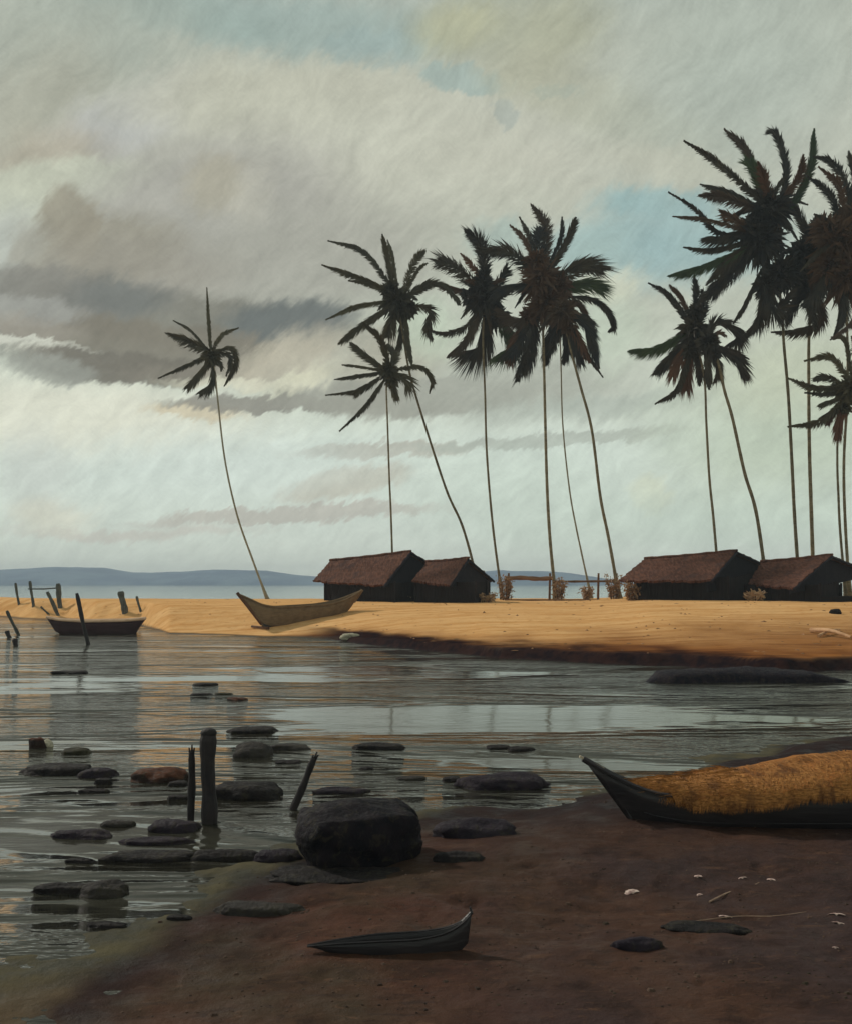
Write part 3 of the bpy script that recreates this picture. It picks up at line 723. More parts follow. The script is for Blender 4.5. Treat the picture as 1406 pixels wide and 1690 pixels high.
def make_hut(label, RL, RR, EL, ER, BR, wall, group, deck=None, seed=0, drop=0.0):
    rl, rr, el, er, br = (at(*p) for p in (RL, RR, EL, ER, BR))
    bl = rl + (br - rr)
    c = (el + er + br + bl) / 4
    zg = gz(c.x, c.y)
    root = empty('thatched_hut', (c.x, c.y, zg))
    tag(root, label, 'hut', group)
    q = MB(); slab(q, rl, rr, er, el, .16, seed=seed, sag=.05)
    ro = q.build('roof', THATCH, root, False)
    q = MB(); slab(q, rr, rl, bl, br, .16, seed=seed + 5, sag=.05)
    q.build('roof_slope', THATCH, ro, False) if False else q.build('rear_roof', THATCH, root, False)
    q = MB()
    rp = spline([rl + Vector((-.05, 0, .02)), (rl + rr) / 2 + Vector((0, 0, -.02)), rr + Vector((.08, -.02, .03))], 14)
    q.tube(rp, [.10 + .02 * math.sin(i * 2.3) for i in range(14)], 8)
    q.build('ridge_cap', THATCH, ro)
    # gable infill under the right verge, set in a little
    ins = (rl - rr).normalized() * .22
    dn = Vector((0, 0, -.14))
    a, b, d = er + ins + dn, rr + ins + dn * 1.6, br + ins + dn
    q = MB()
    t = (rl - rr).normalized() * .06
    for k in (0,):
        lo = Vector((0, 0, -drop - .02))
        vs = [a, b, d, d + lo, a + lo * .6]
        vs += [p + t for p in vs]
        q.add(vs, [(0, 1, 2, 3, 4), (9, 8, 7, 6, 5)] + [(i, i + 5, (i + 1) % 5 + 5, (i + 1) % 5) for i in range(5)])
    q.build('gable', GABLE_SHADE, root)
    ins2 = -ins
    a, b, d = el + ins2 + dn, rl + ins2 + dn * 1.6, bl + ins2 + dn
    q = MB(); q.add([a, b, d, a - t, b - t, d - t], [(0, 2, 1), (3, 4, 5), (0, 1, 4, 3), (1, 2, 5, 4), (2, 0, 3, 5)])
    q.build('gable', GABLE_SHADE, root)
    # verge boards along the right end
    for p0, p1 in ((er, rr), (rr, br)):
        q = MB()
        dd = (rr - rl).normalized()
        q.tube([p0 + dd * .05 + Vector((0, 0, -.13)), p1 + dd * .05 + Vector((0, 0, -.13))], .09, 6)
        q.build('verge_board', GABLE_SHADE, root)
    # body: plank walls from ground to eave
    (xl, xr, inset, depth) = wall
    yl, yr = el.y + inset, er.y + inset
    fl = Vector(((xl - CX) / F * yl, yl, 0)); fr = Vector(((xr - CX) / F * yr, yr, 0))
    back = (br - er); back.z = 0; back = back.normalized() * depth
    zt = min(el.z, er.z) + .18
    q = MB()
    n = max(6, int((fr - fl).length / .28))
    for k in range(n):
        p0, p1 = fl.lerp(fr, k / n), fl.lerp(fr, (k + .93) / n)
        off = Vector((0, rng_h.uniform(-.02, .02), 0))
        z0 = min(gz(p0.x, p0.y), gz(p1.x, p1.y)) - .15
        q.box(Vector((p0.x, p0.y, z0)) + off, p1 - p0, back.normalized() * .05, Vector((0, 0, zt - z0)))
    nb = max(4, int(depth / .3))
    for k in range(nb):
        p0, p1 = fr.lerp(fr + back, k / nb), fr.lerp(fr + back, (k + .93) / nb)
        z0 = gz(p0.x, p0.y) - .15
        rise = max(0, br.z - er.z) * min(1, (k + .5) / nb * depth / (Vector((br.x, br.y)) - Vector((er.x, er.y))).length) - .12
        q.box(Vector((p0.x - .05, p0.y + .06, z0)), p1 - p0, Vector((-.05, .02, 0)), Vector((0, 0, zt + max(0, rise) - z0)))
        p0 = fl.lerp(fl + back, k / nb); p1 = fl.lerp(fl + back, (k + .93) / nb)
        q.box(Vector((p0.x + .05, p0.y + .06, z0)), p1 - p0, Vector((.05, .02, 0)), Vector((0, 0, zt - z0)))
    b0, b1 = fl + back, fr + back
    z0 = gz(b0.x, b0.y) - .2
    q.box(Vector((b0.x, b0.y + .08, z0)), b1 - b0, Vector((0, .05, 0)), Vector((0, 0, zt - z0)))
    q.build('wall', WALL, root)
    # corner posts
    for p in (fl, fr, fr + back, fl + back):
        q = MB(); q.tube([Vector((p.x, p.y - .08, gz(p.x, p.y) - .2)), Vector((p.x, p.y - .08, zt + .1))], .08, 8)
        q.build('post', WALL, root)
    for p in (br + ins * 2, ):
        q = MB(); q.tube([Vector((p.x, p.y, gz(p.x, p.y) - .2)), Vector((p.x, p.y, p.z - .1))], .07, 8)
        q.build('post', WALL, root)
    if deck:  # added low platform, put in for the dark strip of shadow here
        (x0, x1, yy, zz) = deck
        q = MB()
        p0, p1 = Vector(((x0 - CX) / F * yy, yy, 0)), Vector(((x1 - CX) / F * yy, yy, 0))
        for k in range(6):
            q.box(Vector((p0.x, yy + k * .3, zz - .12)), (p1.x - p0.x, 0, 0), (0, .27, 0), (0, 0, .08))
        q.box(Vector((p0.x, yy - .04, gz(p0.x, yy) - .2)), (p1.x - p0.x, 0, 0), (0, .04, 0), (0, 0, zz - .06 - gz(p0.x, yy) + .2))
        q.build('deck', WALL, root)
    return root

def build_huts():
    mats_huts()
    G1, G2 = 'thatched huts on the sand spit', 'thatched huts on the sand spit'
    make_hut('large brown roofed hut of the left pair, straight behind the beached boat', (546, 925, 80), (677, 910, 75), (517, 958, 78), (633, 966, 72), (746, 950, 78),
             (537, 652, -.0 + .35, 2.2), G1, seed=1)
    make_hut('smallest brown roofed hut, tucked against the gable of its larger left neighbour', (704, 927, 75), (772, 921, 71.5), (680, 958, 72), (742, 965, 68.5), (814, 957, 75),
             (686, 784, .3, 2.0), G1, seed=2)
    make_hut('longest brown roofed hut of the right pair, beside the leaning palm', (1064, 922, 72), (1214, 909, 67), (1020, 958, 70), (1172, 957, 64), (1268, 934, 70),
             (1048, 1200, .3, 4.6), G2, seed=3, drop=1.0)
    make_hut('brown roofed hut at the right edge with an added dark shade strip beside its gable', (1256, 927, 68), (1371, 916, 63.5), (1234, 962, 66), (1308, 970, 60.5), (1428, 940, 66),
             (1222, 1352, .3, 2.4), G2, deck=(1352, 1470, 60.6, 2.05), seed=4, drop=.35)

# ------------------------------------------------------------------ boats
def hull(root, name, gun, keel, beams, mat, th=.045, nsec=18, fullness=.62, planks=0):
    """shell from stations: gunwale centreline points, keel points, half beams"""
    n = len(gun)
    q = MB()
    def ring(b, zoff, kk):
        pts = []
        for k in range(nsec + 1):
            th_ = math.pi * k / nsec
            c, s = math.cos(th_), math.sin(th_)
            lat = b * math.copysign(abs(c) ** fullness, c)
            pts.append((lat, s ** .85))
        return pts
    outer, inner = [], []
    for i in range(n):
        t = gun[min(i + 1, n - 1)] - gun[max(i - 1, 0)]; t.z = 0; t.normalize()
        nn = Vector((t.y, -t.x, 0))
        if nn.y > 0: nn = -nn
        for lst, b, kz in ((outer, beams[i], 0), (inner, max(beams[i] - th, .004), th * 1.2)):
            row = []
            for lat, f in ring(b, 0, 0):
                p = gun[i].lerp(keel[i] + Vector((0, 0, kz)), f)
                row.append(p + nn * lat)
            lst.append(row)
    W = nsec + 1
    vs = [p for r in outer for p in r] + [p for r in inner for p in r]
    o = n * W
    fs = []
    for i in range(n - 1):
        for k in range(nsec):
            a = i * W + k
            fs.append((a, a + 1, a + W + 1, a + W)); fs.append((o + a, o + a + W, o + a + W + 1, o + a + 1))
        for k in (0, nsec):
            a = i * W + k
            fs.append((a, a + W, o + a + W, o + a))
    for i in (0, n - 1):
        for k in range(nsec):
            a = i * W + k
            fs.append((a, o + a, o + a + 1, a + 1))
    q.add(vs, fs)
    h = q.build(name, mat, root, True)
    port = [r[0] for r in outer]; star = [r[-1] for r in outer]
    return h, port, star, outer, inner

def resample(tbl, n):
    xs = [t[0] for t in tbl]
    return [[float(np.interp(i / (n - 1), xs, [t[k] for t in tbl])) for k in range(1, len(tbl[0]))] for i in range(n)]

def smooth(seq, it=2):
    for _ in range(it):
        seq = [seq[0]] + [(seq[i - 1] + seq[i] * 2 + seq[i + 1]) / 4 for i in range(1, len(seq) - 1)] + [seq[-1]]
    return seq

def plank_lines(root, outer, fracs, mat, r=.012, col=0):
    W = len(outer[0])
    for f in fracs:
        k = f
        q = MB(); q.tube([row[k] + (row[k] - (row[0] + row[-1]) / 2).normalized() * .004 for row in outer], r, 5)
        q.build('plank_seam', mat, root)

def build_boats():
    GREY = mat_wood('weathered_boat_wood', lin(98, 80, 60), lin(128, 106, 80), (.5, 3, 6), 2.0, .85, .4, .15, 0)
    DARK = mat_wood('tarred_boat_wood', lin(24, 22, 28), lin(44, 38, 40), (.6, 4, 7), 2.2, .5, .5, .4, 0)
    DARK2 = mat_wood('dark_red_boat_wood', lin(44, 26, 30), lin(62, 40, 42), (.5, 3, 6), 2.0, .7, .4, .2, 0)
    PALE = mat_wood('pale_boat_wood', lin(196, 158, 128), lin(224, 190, 160), (.5, 3, 6), 2.0, .8, .3, .2, 0)
    BROWN = mat_wood('brown_stem_wood', lin(76, 52, 40), lin(100, 72, 54), (1, 1, 4), 3.0, .85, .4, .15, 0)
    GREYW = mat_wood('bleached_wood', lin(150, 138, 118), lin(186, 174, 152), (1, 1, 6), 4.0, .8, .5, .2, 0)
    # --- beached boat on the spit
    N = 34
    tb = resample([(0, 395, 982, 430, 1026, .03), (.06, 410, 988, 434, 1036, .10), (.16, 428, 1000, 440, 1040, .38), (.30, 455, 1003, 458, 1040, .70), (.5, 492, 1001, 492, 1034, .85),
                   (.70, 535, 998, 532, 1028, .74), (.84, 562, 992, 556, 1022, .46), (.94, 582, 983, 570, 1014, .20), (1, 596, 976, 580, 1002, .05)], N)
    g, k, b = [], [], []
    for i, (gx, gy, kx, ky, bm_) in enumerate(tb):
        Y = 57 + 4.5 * i / (N - 1)
        g.append(at(gx, gy, Y)); k.append(at(kx, ky, Y)); b.append(bm_)
    g, k, b = smooth(g, 3), smooth(k, 3), smooth(b, 2)
    lo = min(p.z for p in k)
    root = empty('rowing_boat', (g[N // 2].x, g[N // 2].y, gz(g[N // 2].x, g[N // 2].y)))
    tag(root, 'grey brown wooden boat with upturned ends lying on the orange sand', 'boat')
    h, port, star, outer, inner = hull(root, 'hull', g, k, b, GREY)
    # added dark skin below mid height for the shade on the hull's lower side
    q = MB(); sec = list(range(5, 14)); vs, fs = [], []
    for row in outer[3:-7]:
        for j in sec:
            c = (row[0] + row[-1]) / 2
            vs.append(row[j] + (row[j] - c).normalized() * .012)
    m_ = len(sec)
    for i in range(len(outer[3:-7]) - 1):
        for j in range(m_ - 1):
            fs.append((i * m_ + j, i * m_ + j + 1, (i + 1) * m_ + j + 1, (i + 1) * m_ + j))
    q.add(vs, fs); q.build('hull_shade_skin', DARK, root, True)
    for side in (port, star):
        q = MB(); q.tube([p + Vector((0, 0, .03)) for p in side], .055, 6); q.build('gunwale', GREY, root)
    q = MB(); q.tube([g[0] + Vector((-.10, 0, .12)), g[0].lerp(k[0], .4), k[0].lerp(k[2], .6)], [.10, .10, .08], 8); q.build('stem', BROWN, root)
    q = MB(); q.tube([g[-1] + Vector((.08, .0, .10)), g[-1].lerp(k[-1], .7)], [.09, .07], 8); q.build('sternpost', GREY, root)
    for i in (10, 17, 24):
        q = MB(); p0, p1 = inner[i][2], inner[i][-3]
        q.box(p0 + Vector((-.12, 0, 0)), Vector((.26, 0, 0)), p1 - p0, Vector((0, 0, .05))); q.build('seat', GREY, root)
    q = MB(); c = hit(418, 1037); q.tube([c + Vector((-.05, 0, .10)), at(446, 1036, 57) + Vector((0, -.5, -.0))], [.07, .08], 8)
    # a short log chocking the bow
    lg = q.build('log', BROWN, None, False, c)
    tag(lg, 'short brown log chocked under the bow of the beached boat', 'log')
    # --- moored skiff
    tb = resample([(0, 78, 1020, 92, 1042, .03), (.12, 100, 1024, 104, 1049, .38), (.4, 145, 1026, 145, 1052, .66), (.75, 205, 1025, 204, 1053, .60), (.93, 232, 1023, 224, 1050, .36), (1, 241, 1022, 228, 1040, .2)], N)
    g, k, b = [], [], []
    for i, (gx, gy, kx, ky, bm_) in enumerate(tb):
        Y = 56.5 + 1.0 * i / (N - 1)
        g.append(at(gx, gy, Y)); k.append(at(kx, ky, Y)); b.append(bm_)
    g, k, b = smooth(g, 2), smooth(k, 2), smooth(b, 2)
    root = empty('moored_skiff', (g[N // 2].x, g[N // 2].y, 0))
    tag(root, 'low dark red skiff with pale top afloat by the left end of the sand spit', 'boat')
    h, port, star, outer, inner = hull(root, 'hull', g, k, b, DARK2)
    q = MB()
    vs, fs = [], []
    for i in range(2, N - 1):
        vs += [inner[i][0].lerp(inner[i][3], .15) + Vector((0, .0, .02)), inner[i][-1].lerp(inner[i][-4], .15) + Vector((0, 0, .02))]
    for i in range(len(vs) // 2 - 1): fs.append((2 * i, 2 * i + 1, 2 * i + 3, 2 * i + 2))
    vs2 = [v - Vector((0, 0, .05)) for v in vs]; nn_ = len(vs)
    q.add(vs + vs2, fs + [tuple(j + nn_ for j in f[::-1]) for f in fs]); q.build('deck', PALE, root)
    for side in (port, star):
        q = MB(); q.tube([p + Vector((0, 0, .05)) for p in side], .085, 8); q.build('gunwale', PALE, root)
    q = MB(); q.tube([outer[i][6] + Vector((0, -.03, 0)) for i in range(int(N * .5), N - 3)], .04, 5); q.build('waterline_stripe', PALE, root)
    # --- near boat with thatched cover
    N = 44
    X0, Yb = 1.76, 11.25
    tb = resample([(0, -1.05 + 2.83, .80, 2.33, .05, .025), (.05, 2.06, .64, 2.42, .02, .06), (.12, 2.44, .47, 2.58, .0, .22), (.22, 3.0, .43, 3.05, -.02, .45), (.42, 4.2, .52, 4.2, -.03, .66),
                   (.65, 5.8, .53, 5.8, -.03, .68), (.85, 7.3, .47, 7.2, .0, .5), (.95, 8.0, .62, 7.7, .03, .2), (1, 8.4, .80, 7.95, .1, .04)], N)
    g = [Vector((t[0], Yb + .12 * i / N + .35, t[1])) for i, t in enumerate(tb)]
    k = [Vector((t[2], Yb + .12 * i / N + .35, t[3])) for i, t in enumerate(tb)]
    b = [t[4] for t in tb]
    g, k, b = smooth(g, 2), smooth(k, 2), smooth(b, 3)
    root = empty('thatched_boat', (5, Yb + .35, gz(5, Yb)))
    tag(root, 'dark wooden boat with raked prow under an orange straw thatch cover on the near mud', 'boat')
    h, port, star, outer, inner = hull(root, 'hull', g, k, b, DARK, .03)
    for f in (3, 5, 7):
        q = MB(); q.tube([row[f] + Vector((0, -.004, 0)) for row in outer[4:-4]], .010, 5); q.build('plank_seam', DARK, root)
    for side in (port, star):
        q = MB(); q.tube([p + Vector((0, 0, .012)) for p in side], .024, 6); q.build('gunwale', DARK, root)
    q = MB(); q.tube([g[0] + Vector((-.02, 0, .02)), g[2], k[1] + Vector((-.02, 0, .03)), k[4] + Vector((.1, 0, -.01))], [.035, .05, .05, .04], 8); q.build('stem', DARK, root)
    q = MB(); q.box(g[0] + Vector((-.06, -.025, .035)), Vector((.27, 0, -.135)), Vector((0, .05, 0)), Vector((.01, 0, .022))); q.build('stem_cap', GREYW, root)
    # thatch cover
    m = M('straw_thatch')
    v = m.coord('Object', (1.5, 9, 5), (0, 0, R(8))); v2 = m.coord('Object')
    n1, n2 = m.noise(v, 3.2, 6, .65, .4), m.noise(v2, 1.6, 4)
    col = m.mix(m.ramp(n1, .32, .68), lin(112, 70, 38), lin(172, 114, 60))
    col = m.mix(m.math('MULTIPLY', m.ramp(n2, .5, .72), .5), col, lin(112, 68, 40))
    m.principled(col, .95, m.bump(n1, .8, .03), .1)
    STRAW = m.m
    m = M('straw_stalk')
    oi = m.noise(m.coord('Object', (1, 4, 4)), 14, 4)
    ob = m.noise(m.coord('Object', (1, .35, .35)), 5.5, 3)
    m.principled(m.mix(m.math('MULTIPLY', m.ramp(ob, .5, .68), .75), m.mix(m.ramp(oi, .3, .7), lin(116, 76, 42), lin(186, 130, 74)), lin(84, 54, 36)), .9, None, .1)
    STALK = m.m
    rng = random.Random(8)
    XS = np.linspace(2.30, 7.4, 74); NT = 22
    def arch(x, t):
        hb = float(np.interp(x, [2.3, 2.45, 2.6, 2.9, 3.3, 4.2, 5.8, 7.4], [.07, .18, .31, .54, .68, .78, .78, .50]))
        zb = float(np.interp(x, [2.3, 2.6, 2.9, 3.3, 3.7, 4.0, 4.5, 7.4], [.50, .44, .40, .41, .45, .52, .55, .55]))
        zt = float(np.interp(x, [2.3, 2.7, 3.2, 3.8, 4.4, 5.2, 6.2, 7.4], [.53, .56, .61, .68, .80, .88, .88, .68]))
        yc = Yb + .42
        a = math.pi * t
        y = yc - hb * math.copysign(abs(math.cos(a)) ** .8, math.cos(a))
        z = zb + (zt - zb) * (math.sin(a) ** .75)
        p = Vector((x, y, z))
        k_ = mnoise.noise(p * 3) * .025 + mnoise.noise(p * 9) * .015 + mnoise.noise(Vector((x * 6, t * .8, 3))) * .022
        return p + Vector((0, -.3 * math.cos(a), 1)) * k_
    q = MB(); vs, fs = [], []
    for x in XS:
        for j in range(NT + 1): vs.append(arch(x, j / NT))
    nv = len(vs)
    yc = Vector((0, 0, 0))
    vs2 = [p + Vector((0, (Yb + .42 - p.y) * .08, -.05)) for p in vs]
    W = NT + 1
    for i in range(len(XS) - 1):
        for j in range(NT):
            a = i * W + j
            fs += [(a, a + 1, a + W + 1, a + W), (nv + a, nv + a + W, nv + a + W + 1, nv + a + 1)]
        for j in (0, NT):
            a = i * W + j; fs.append((a, a + W, nv + a + W, nv + a))
    for i in (0, len(XS) - 1):
        for j in range(NT):
            a = i * W + j; fs.append((a, nv + a, nv + a + 1, a + 1))
    q.add(vs + vs2, fs)
    cov = q.build('thatch_cover', STRAW, root, True)
    q = MB()
    for k_ in range(9000):
        x = rng.uniform(2.32, 7.35); t = rng.uniform(.0, .62) if k_ % 3 else rng.uniform(0, .1)
        p = arch(x, t) + Vector((0, -.006, .012))
        e = arch(x + rng.gauss(-.02, .05), max(0, t - rng.uniform(.05, .26)))
        d = e - p
        if t < .1: d = d + Vector((rng.gauss(0, .02), rng.uniform(-.03, .0), -rng.uniform(.02, .10)))
        else: d = d + Vector((0, -.01, rng.uniform(0, .025)))
        s = Vector((rng.uniform(.003, .011), 0, 0))
        q.add([p - s, p + s, p + d + s * .3], [(0, 1, 2)])
    for k_ in range(420):                        # stalks lying along the front of the cover
        x = rng.uniform(2.2, 3.6); t = rng.uniform(.1, .8)
        p = arch(max(x, 2.3), t) + Vector((0, 0, .015)); d = Vector((-rng.uniform(.08, .28), rng.uniform(-.05, .05), -rng.uniform(-.02, .06)))
        s = Vector((0, .002, .006)); q.add([p - s, p + s, p + d], [(0, 1, 2)])
    q.build('straw', STALK, cov)
    # --- small dark canoe on the mud
    N = 30
    tb = resample([(0, 508, 1556, 522, 1560, .015), (.15, 555, 1550, 556, 1571, .07), (.4, 620, 1545, 620, 1578, .13), (.65, 690, 1543, 690, 1581, .14), (.82, 735, 1536, 735, 1580, .10), (.92, 762, 1524, 752, 1574, .05), (1, 778, 1508, 772, 1552, .012)], N)
    g, k, b = [], [], []
    Y0 = hit(690, 1580).y
    for i, (gx, gy, kx, ky, bm_) in enumerate(tb):
        g.append(at(gx, gy + 6 * (1 - i / N), Y0 + .13)); k.append(at(kx, ky, Y0 + .13) - Vector((0, 0, .02))); b.append(bm_ * .62)
    g, k, b = smooth(g, 2), smooth(k, 2), smooth(b, 2)
    root = empty('small_canoe', (g[15].x, g[15].y, gz(g[15].x, g[15].y)))
    tag(root, 'small black canoe with one horn like upturned end resting on the bare brown mud', 'canoe')
    h, port, star, outer, inner = hull(root, 'hull', g, k, b, DARK, .014, 14)
    q = MB()
    q.tube([g[-3], g[-1] + Vector((.0, 0, .01)), g[-1] + Vector((-.012, 0, .05))], [.018, .014, .006], 7); q.build('prow', DARK, root)
    for side in (port, star):
        q = MB(); q.tube([p + Vector((0, 0, .004)) for p in side], .008, 5); q.build('gunwale', DARK, root)

# ------------------------------------------------------------------ rocks
def rock_mesh(sx, sy, sz, seed, sub=4, angular=.25, rough=.22):
    bm = bmesh.new()
    bmesh.ops.create_icosphere(bm, subdivisions=sub, radius=1)
    off = Vector((seed * 3.7, seed * 1.3, seed * .7))
    for v in bm.verts:
        p = v.co.copy()
        d = mnoise.noise(p * 1.1 + off) * rough * 1.6 + mnoise.noise(p * 2.6 + off) * rough * .7 + mnoise.noise(p * 7 + off) * rough * .22
        c = mnoise.cell(p * 1.7 + off) * angular * .25
        p = p * (1 + d + c)
        mx = max(abs(p.x), abs(p.y), abs(p.z))
        p = p.lerp(p / max(mx, .01) * (.85 + .15 * mx), angular)
        v.co = Vector((p.x * sx, p.y * sy, p.z * sz))
    me = bpy.data.meshes.new('rock')
    bm.to_mesh(me); bm.free()
    me.polygons.foreach_set('use_smooth', [True] * len(me.polygons))
    return me

def build_rocks():
    DK = mat_rock('dark_wet_rock', lin(24, 22, 24), lin(38, 34, 35))
    PU = mat_rock('purple_rock', lin(32, 27, 36), lin(46, 39, 46))
    RB = mat_rock('red_brown_rock', lin(38, 29, 29), lin(50, 37, 33), lin(84, 52, 38))
    GR = mat_rock('grey_rock', lin(42, 39, 39), lin(56, 52, 49))
    OL = mat_rock('olive_rock', lin(38, 37, 29), lin(54, 51, 38))
    PL = mat_rock('pale_stone', lin(150, 146, 128), lin(182, 174, 152))
    # x0, x1, top row, base row, material, label
    T = [
        (46, 72, 1203, 1237, RB, 'small upright reddish rock leaning on a round pale pebble in the far left water'),
        (62, 86, 1212, 1235, PL, 'round pale pebble touching a small reddish rock in the far left water'),
        (95, 144, 1226, 1247, OL, 'thin olive slab right of the round pale pebble'),
        (31, 140, 1247, 1282, DK, 'widest dark rock below the olive slab near the left edge'),
        (128, 186, 1254, 1286, PU, 'purplish lump joined to the right end of the widest dark left rock'),
        (156, 182, 1277, 1297, DK, 'little dark stone under the purplish lump'),
        (130, 178, 1299, 1311, DK, 'dark sliver barely above water below the little dark stone'),
        (215, 300, 1248, 1294, RB, 'red topped rock left of the twin posts'),
        (276, 308, 1283, 1300, DK, 'small dark stone at the lower right of the red topped rock'),
        (277, 309, 1308, 1322, DK, 'dark oval stone close to the foot of the thin upright post'),
        (350, 455, 1267, 1322, DK, 'large rounded dark rock right of the thick post'),
        (382, 452, 1192, 1212, DK, 'flat dark slab lying over a block in the water beyond the posts'),
        (384, 448, 1208, 1251, GR, 'dark grey block under the flat slab in the water beyond the posts'),
        (442, 512, 1221, 1240, GR, 'low grey rock right of the dark grey block'),
        (456, 495, 1250, 1263, DK, 'dark small stone above the tip of the leaning stick'),
        (80, 178, 1358, 1387, PU, 'long purplish rock at left with a yellowish bar below it'),
        (166, 218, 1346, 1367, GR, 'grey stone behind the right end of the long purplish left rock'),
        (240, 322, 1337, 1376, PU, 'purplish hump at the foot of the twin posts'),
        (200, 310, 1372, 1397, PU, 'broad purplish slab between the posts and the black bar of rock'),
        (165, 318, 1392, 1424, DK, 'long black bar of rock with a square left end'),
        (312, 425, 1388, 1424, DK, 'black rock continuing the long black bar to the right'),
        (107, 152, 1411, 1427, DK, 'oval dark stone just below the left end of the black bar'),
        (49, 150, 1444, 1479, DK, 'lone black log shaped rock near the lower left edge'),
        (126, 200, 1432, 1484, GR, 'flat grey slab behind the log shaped rock'),
        (351, 492, 1471, 1513, GR, 'wide flat grey rock in the middle of the lower left mud'),
        (273, 313, 1504, 1522, DK, 'lone dark oval stone on the lower left mud'),
        (143, 206, 1516, 1534, DK, 'dark flat stone lowest of all the left rocks'),
        (83, 136, 1102, 1115, DK, 'dark sliver of rock in the far water below the skiff'),
        (318, 356, 1124, 1134, DK, 'dark flat stone farthest of the four stones in mid water'),
        (314, 346, 1142, 1150, DK, 'leftmost small dark stone of the four in mid water'),
        (354, 381, 1142, 1149, OL, 'middle small olive stone of the four in mid water'),
        (376, 404, 1147, 1158, RB, 'rightmost brown stone of the four in mid water'),
        (582, 665, 1218, 1240, DK, 'black sliver of rock alone in the middle of the water'),
        (518, 606, 1291, 1312, PU, 'thin purplish slab right of the leaning stick'),
        (656, 702, 1276, 1290, GR, 'small grey stone left of the big purple rock'),
        (730, 760, 1277, 1293, DK, 'small dark stone touching the left end of the big purple rock'),
        (762, 902, 1256, 1306, PU, 'big purple rock in the water right of the middle'),
        (804, 842, 1226, 1239, DK, 'left one of two black slivers behind the big purple rock'),
        (838, 880, 1227, 1242, DK, 'right one of two black slivers behind the big purple rock'),
        (593, 616, 1262, 1273, DK, 'tiny dark stone halfway between the leaning stick and the big purple rock'),
        (418, 492, 1386, 1425, PU, 'purplish rock against the left side of the black boulder'),
        (716, 800, 1396, 1424, DK, 'low dark rock on the mud right of the black boulder'),
        (716, 850, 1326, 1384, PU, 'broad dark purple weed covered rock on the shore below the big purple one'),
        (1104, 1234, 1522, 1540, DK, 'flat black stone among pale shells on the right mud'),
        (1012, 1096, 1530, 1572, PU, 'low purple hump left of the flat black stone on the right mud'),
        (450, 700, 1424, 1458, DK, 'wide black slab spreading under the black boulder'),
    ]
    for i, (x0, x1, yt, yb, mat, label) in enumerate(T):
        p = hit((x0 + x1) / 2, yb - 2)
        sc = p.y / F
        sx = (x1 - x0) / 2 * sc * 1.08
        # seen at a low angle: the visible height is part top face, part front
        dv = (p.y ** 2) / (F * H)              # metres of ground per picture row here
        hh = (yb - yt) * sc
        sy = min(sx * .75, max(.35 * sx, .5 * (yb - yt) * dv * .35))
        tilt = sy * 2 * (yb - HY) / F          # rise of the top's far edge in the picture
        sz = max(.03, (hh - tilt * .8) * .62)
        me = rock_mesh(sx, sy, sz, i + 1, 4, .2 if mat is not DK else .4, .2)
        me.materials.append(mat)
        o = bpy.data.objects.new('rock', me)
        COL.objects.link(o)
        o.location = (p.x, p.y + sy * .8, p.z - sz * .12)
        o.rotation_euler = (0, 0, RNG.uniform(-.12, .12))
        tag(o, label, 'rock', 'dark rocks strewn in the shallows')
    # the big black boulder
    p = hit(590, 1432)
    me = rock_mesh(.60, .44, .34, 77, 5, .55, .16)
    me.materials.append(mat_rock('black_boulder', lin(17, 17, 24), lin(33, 28, 33)))
    o = bpy.data.objects.new('boulder', me); COL.objects.link(o)
    o.location = (p.x, p.y + .35, p.z + .20); o.rotation_euler = (R(3), R(-2), .35)
    tag(o, 'big black blocky boulder on the shore below the leaning stick', 'boulder')
    # long dark ledge at the foot of the sand bank
    q = MB()
    pts = []
    for i in range(60):
        s = i / 59
        px = 1070 + s * 352
        py = 1128 - 4 * math.sin(s * 3.1) + 2 * s
        c = hit(px, py)
        pts.append(c)
    vs, fs = [], []
    for i, c in enumerate(pts):
        s = i / 59
        w = .85 * min(1, s * 8 + .12) * min(1, (1 - s) * 3.0 + .03)
        hgt = .40 * min(1, s * 12 + .2) * min(1, (1 - s) * 4.0 + .12)
        for j in range(11):
            a = math.pi * j / 10
            p = c + Vector((0, .5 - w * math.cos(a), hgt * math.sin(a) ** .45 - .06))
            k = mnoise.noise(p * .8) * .10 + mnoise.noise(p * 4.5) * .04
            vs.append(p + Vector((0, -.4, .8)) * k * (.25 + math.sin(a)))
    for i in range(59):
        for j in range(10): fs.append((i * 11 + j, i * 11 + j + 1, (i + 1) * 11 + j + 1, (i + 1) * 11 + j))
    fs += [tuple(range(11)), tuple(59 * 11 + j for j in range(11))]
    q.add(vs, fs)
    o = q.build('rock_ledge', mat_rock('ledge_rock', lin(20, 19, 30), lin(36, 30, 36)), None, True, pts[30])
    tag(o, 'long low blue black ledge at the foot of the orange sand bank', 'rock ledge')
    # pale stones at the water's edge
    for i, (px, py, s, lab) in enumerate([(576, 1053, .36, 'white stone at the far water edge right of the beached boat')]):
        p = hit(px, py)
        me = rock_mesh(s * 1.2, s * .8, s * .5, 90 + i, 3, .2, .25); me.materials.append(PL)
        o = bpy.data.objects.new('pale_stone', me); COL.objects.link(o); o.location = (p.x, p.y + .2, p.z + .05)
        tag(o, lab, 'stone')
    p = hit(1378, 1013)
    me = rock_mesh(.28, .2, .18, 97, 3, .3, .2); me.materials.append(DK)
    o = bpy.data.objects.new('pale_stone', me); o.name = 'rock'; COL.objects.link(o); o.location = (p.x, p.y, p.z + .06)
    tag(o, 'small dark stone alone on the sand before the rightmost hut', 'rock')

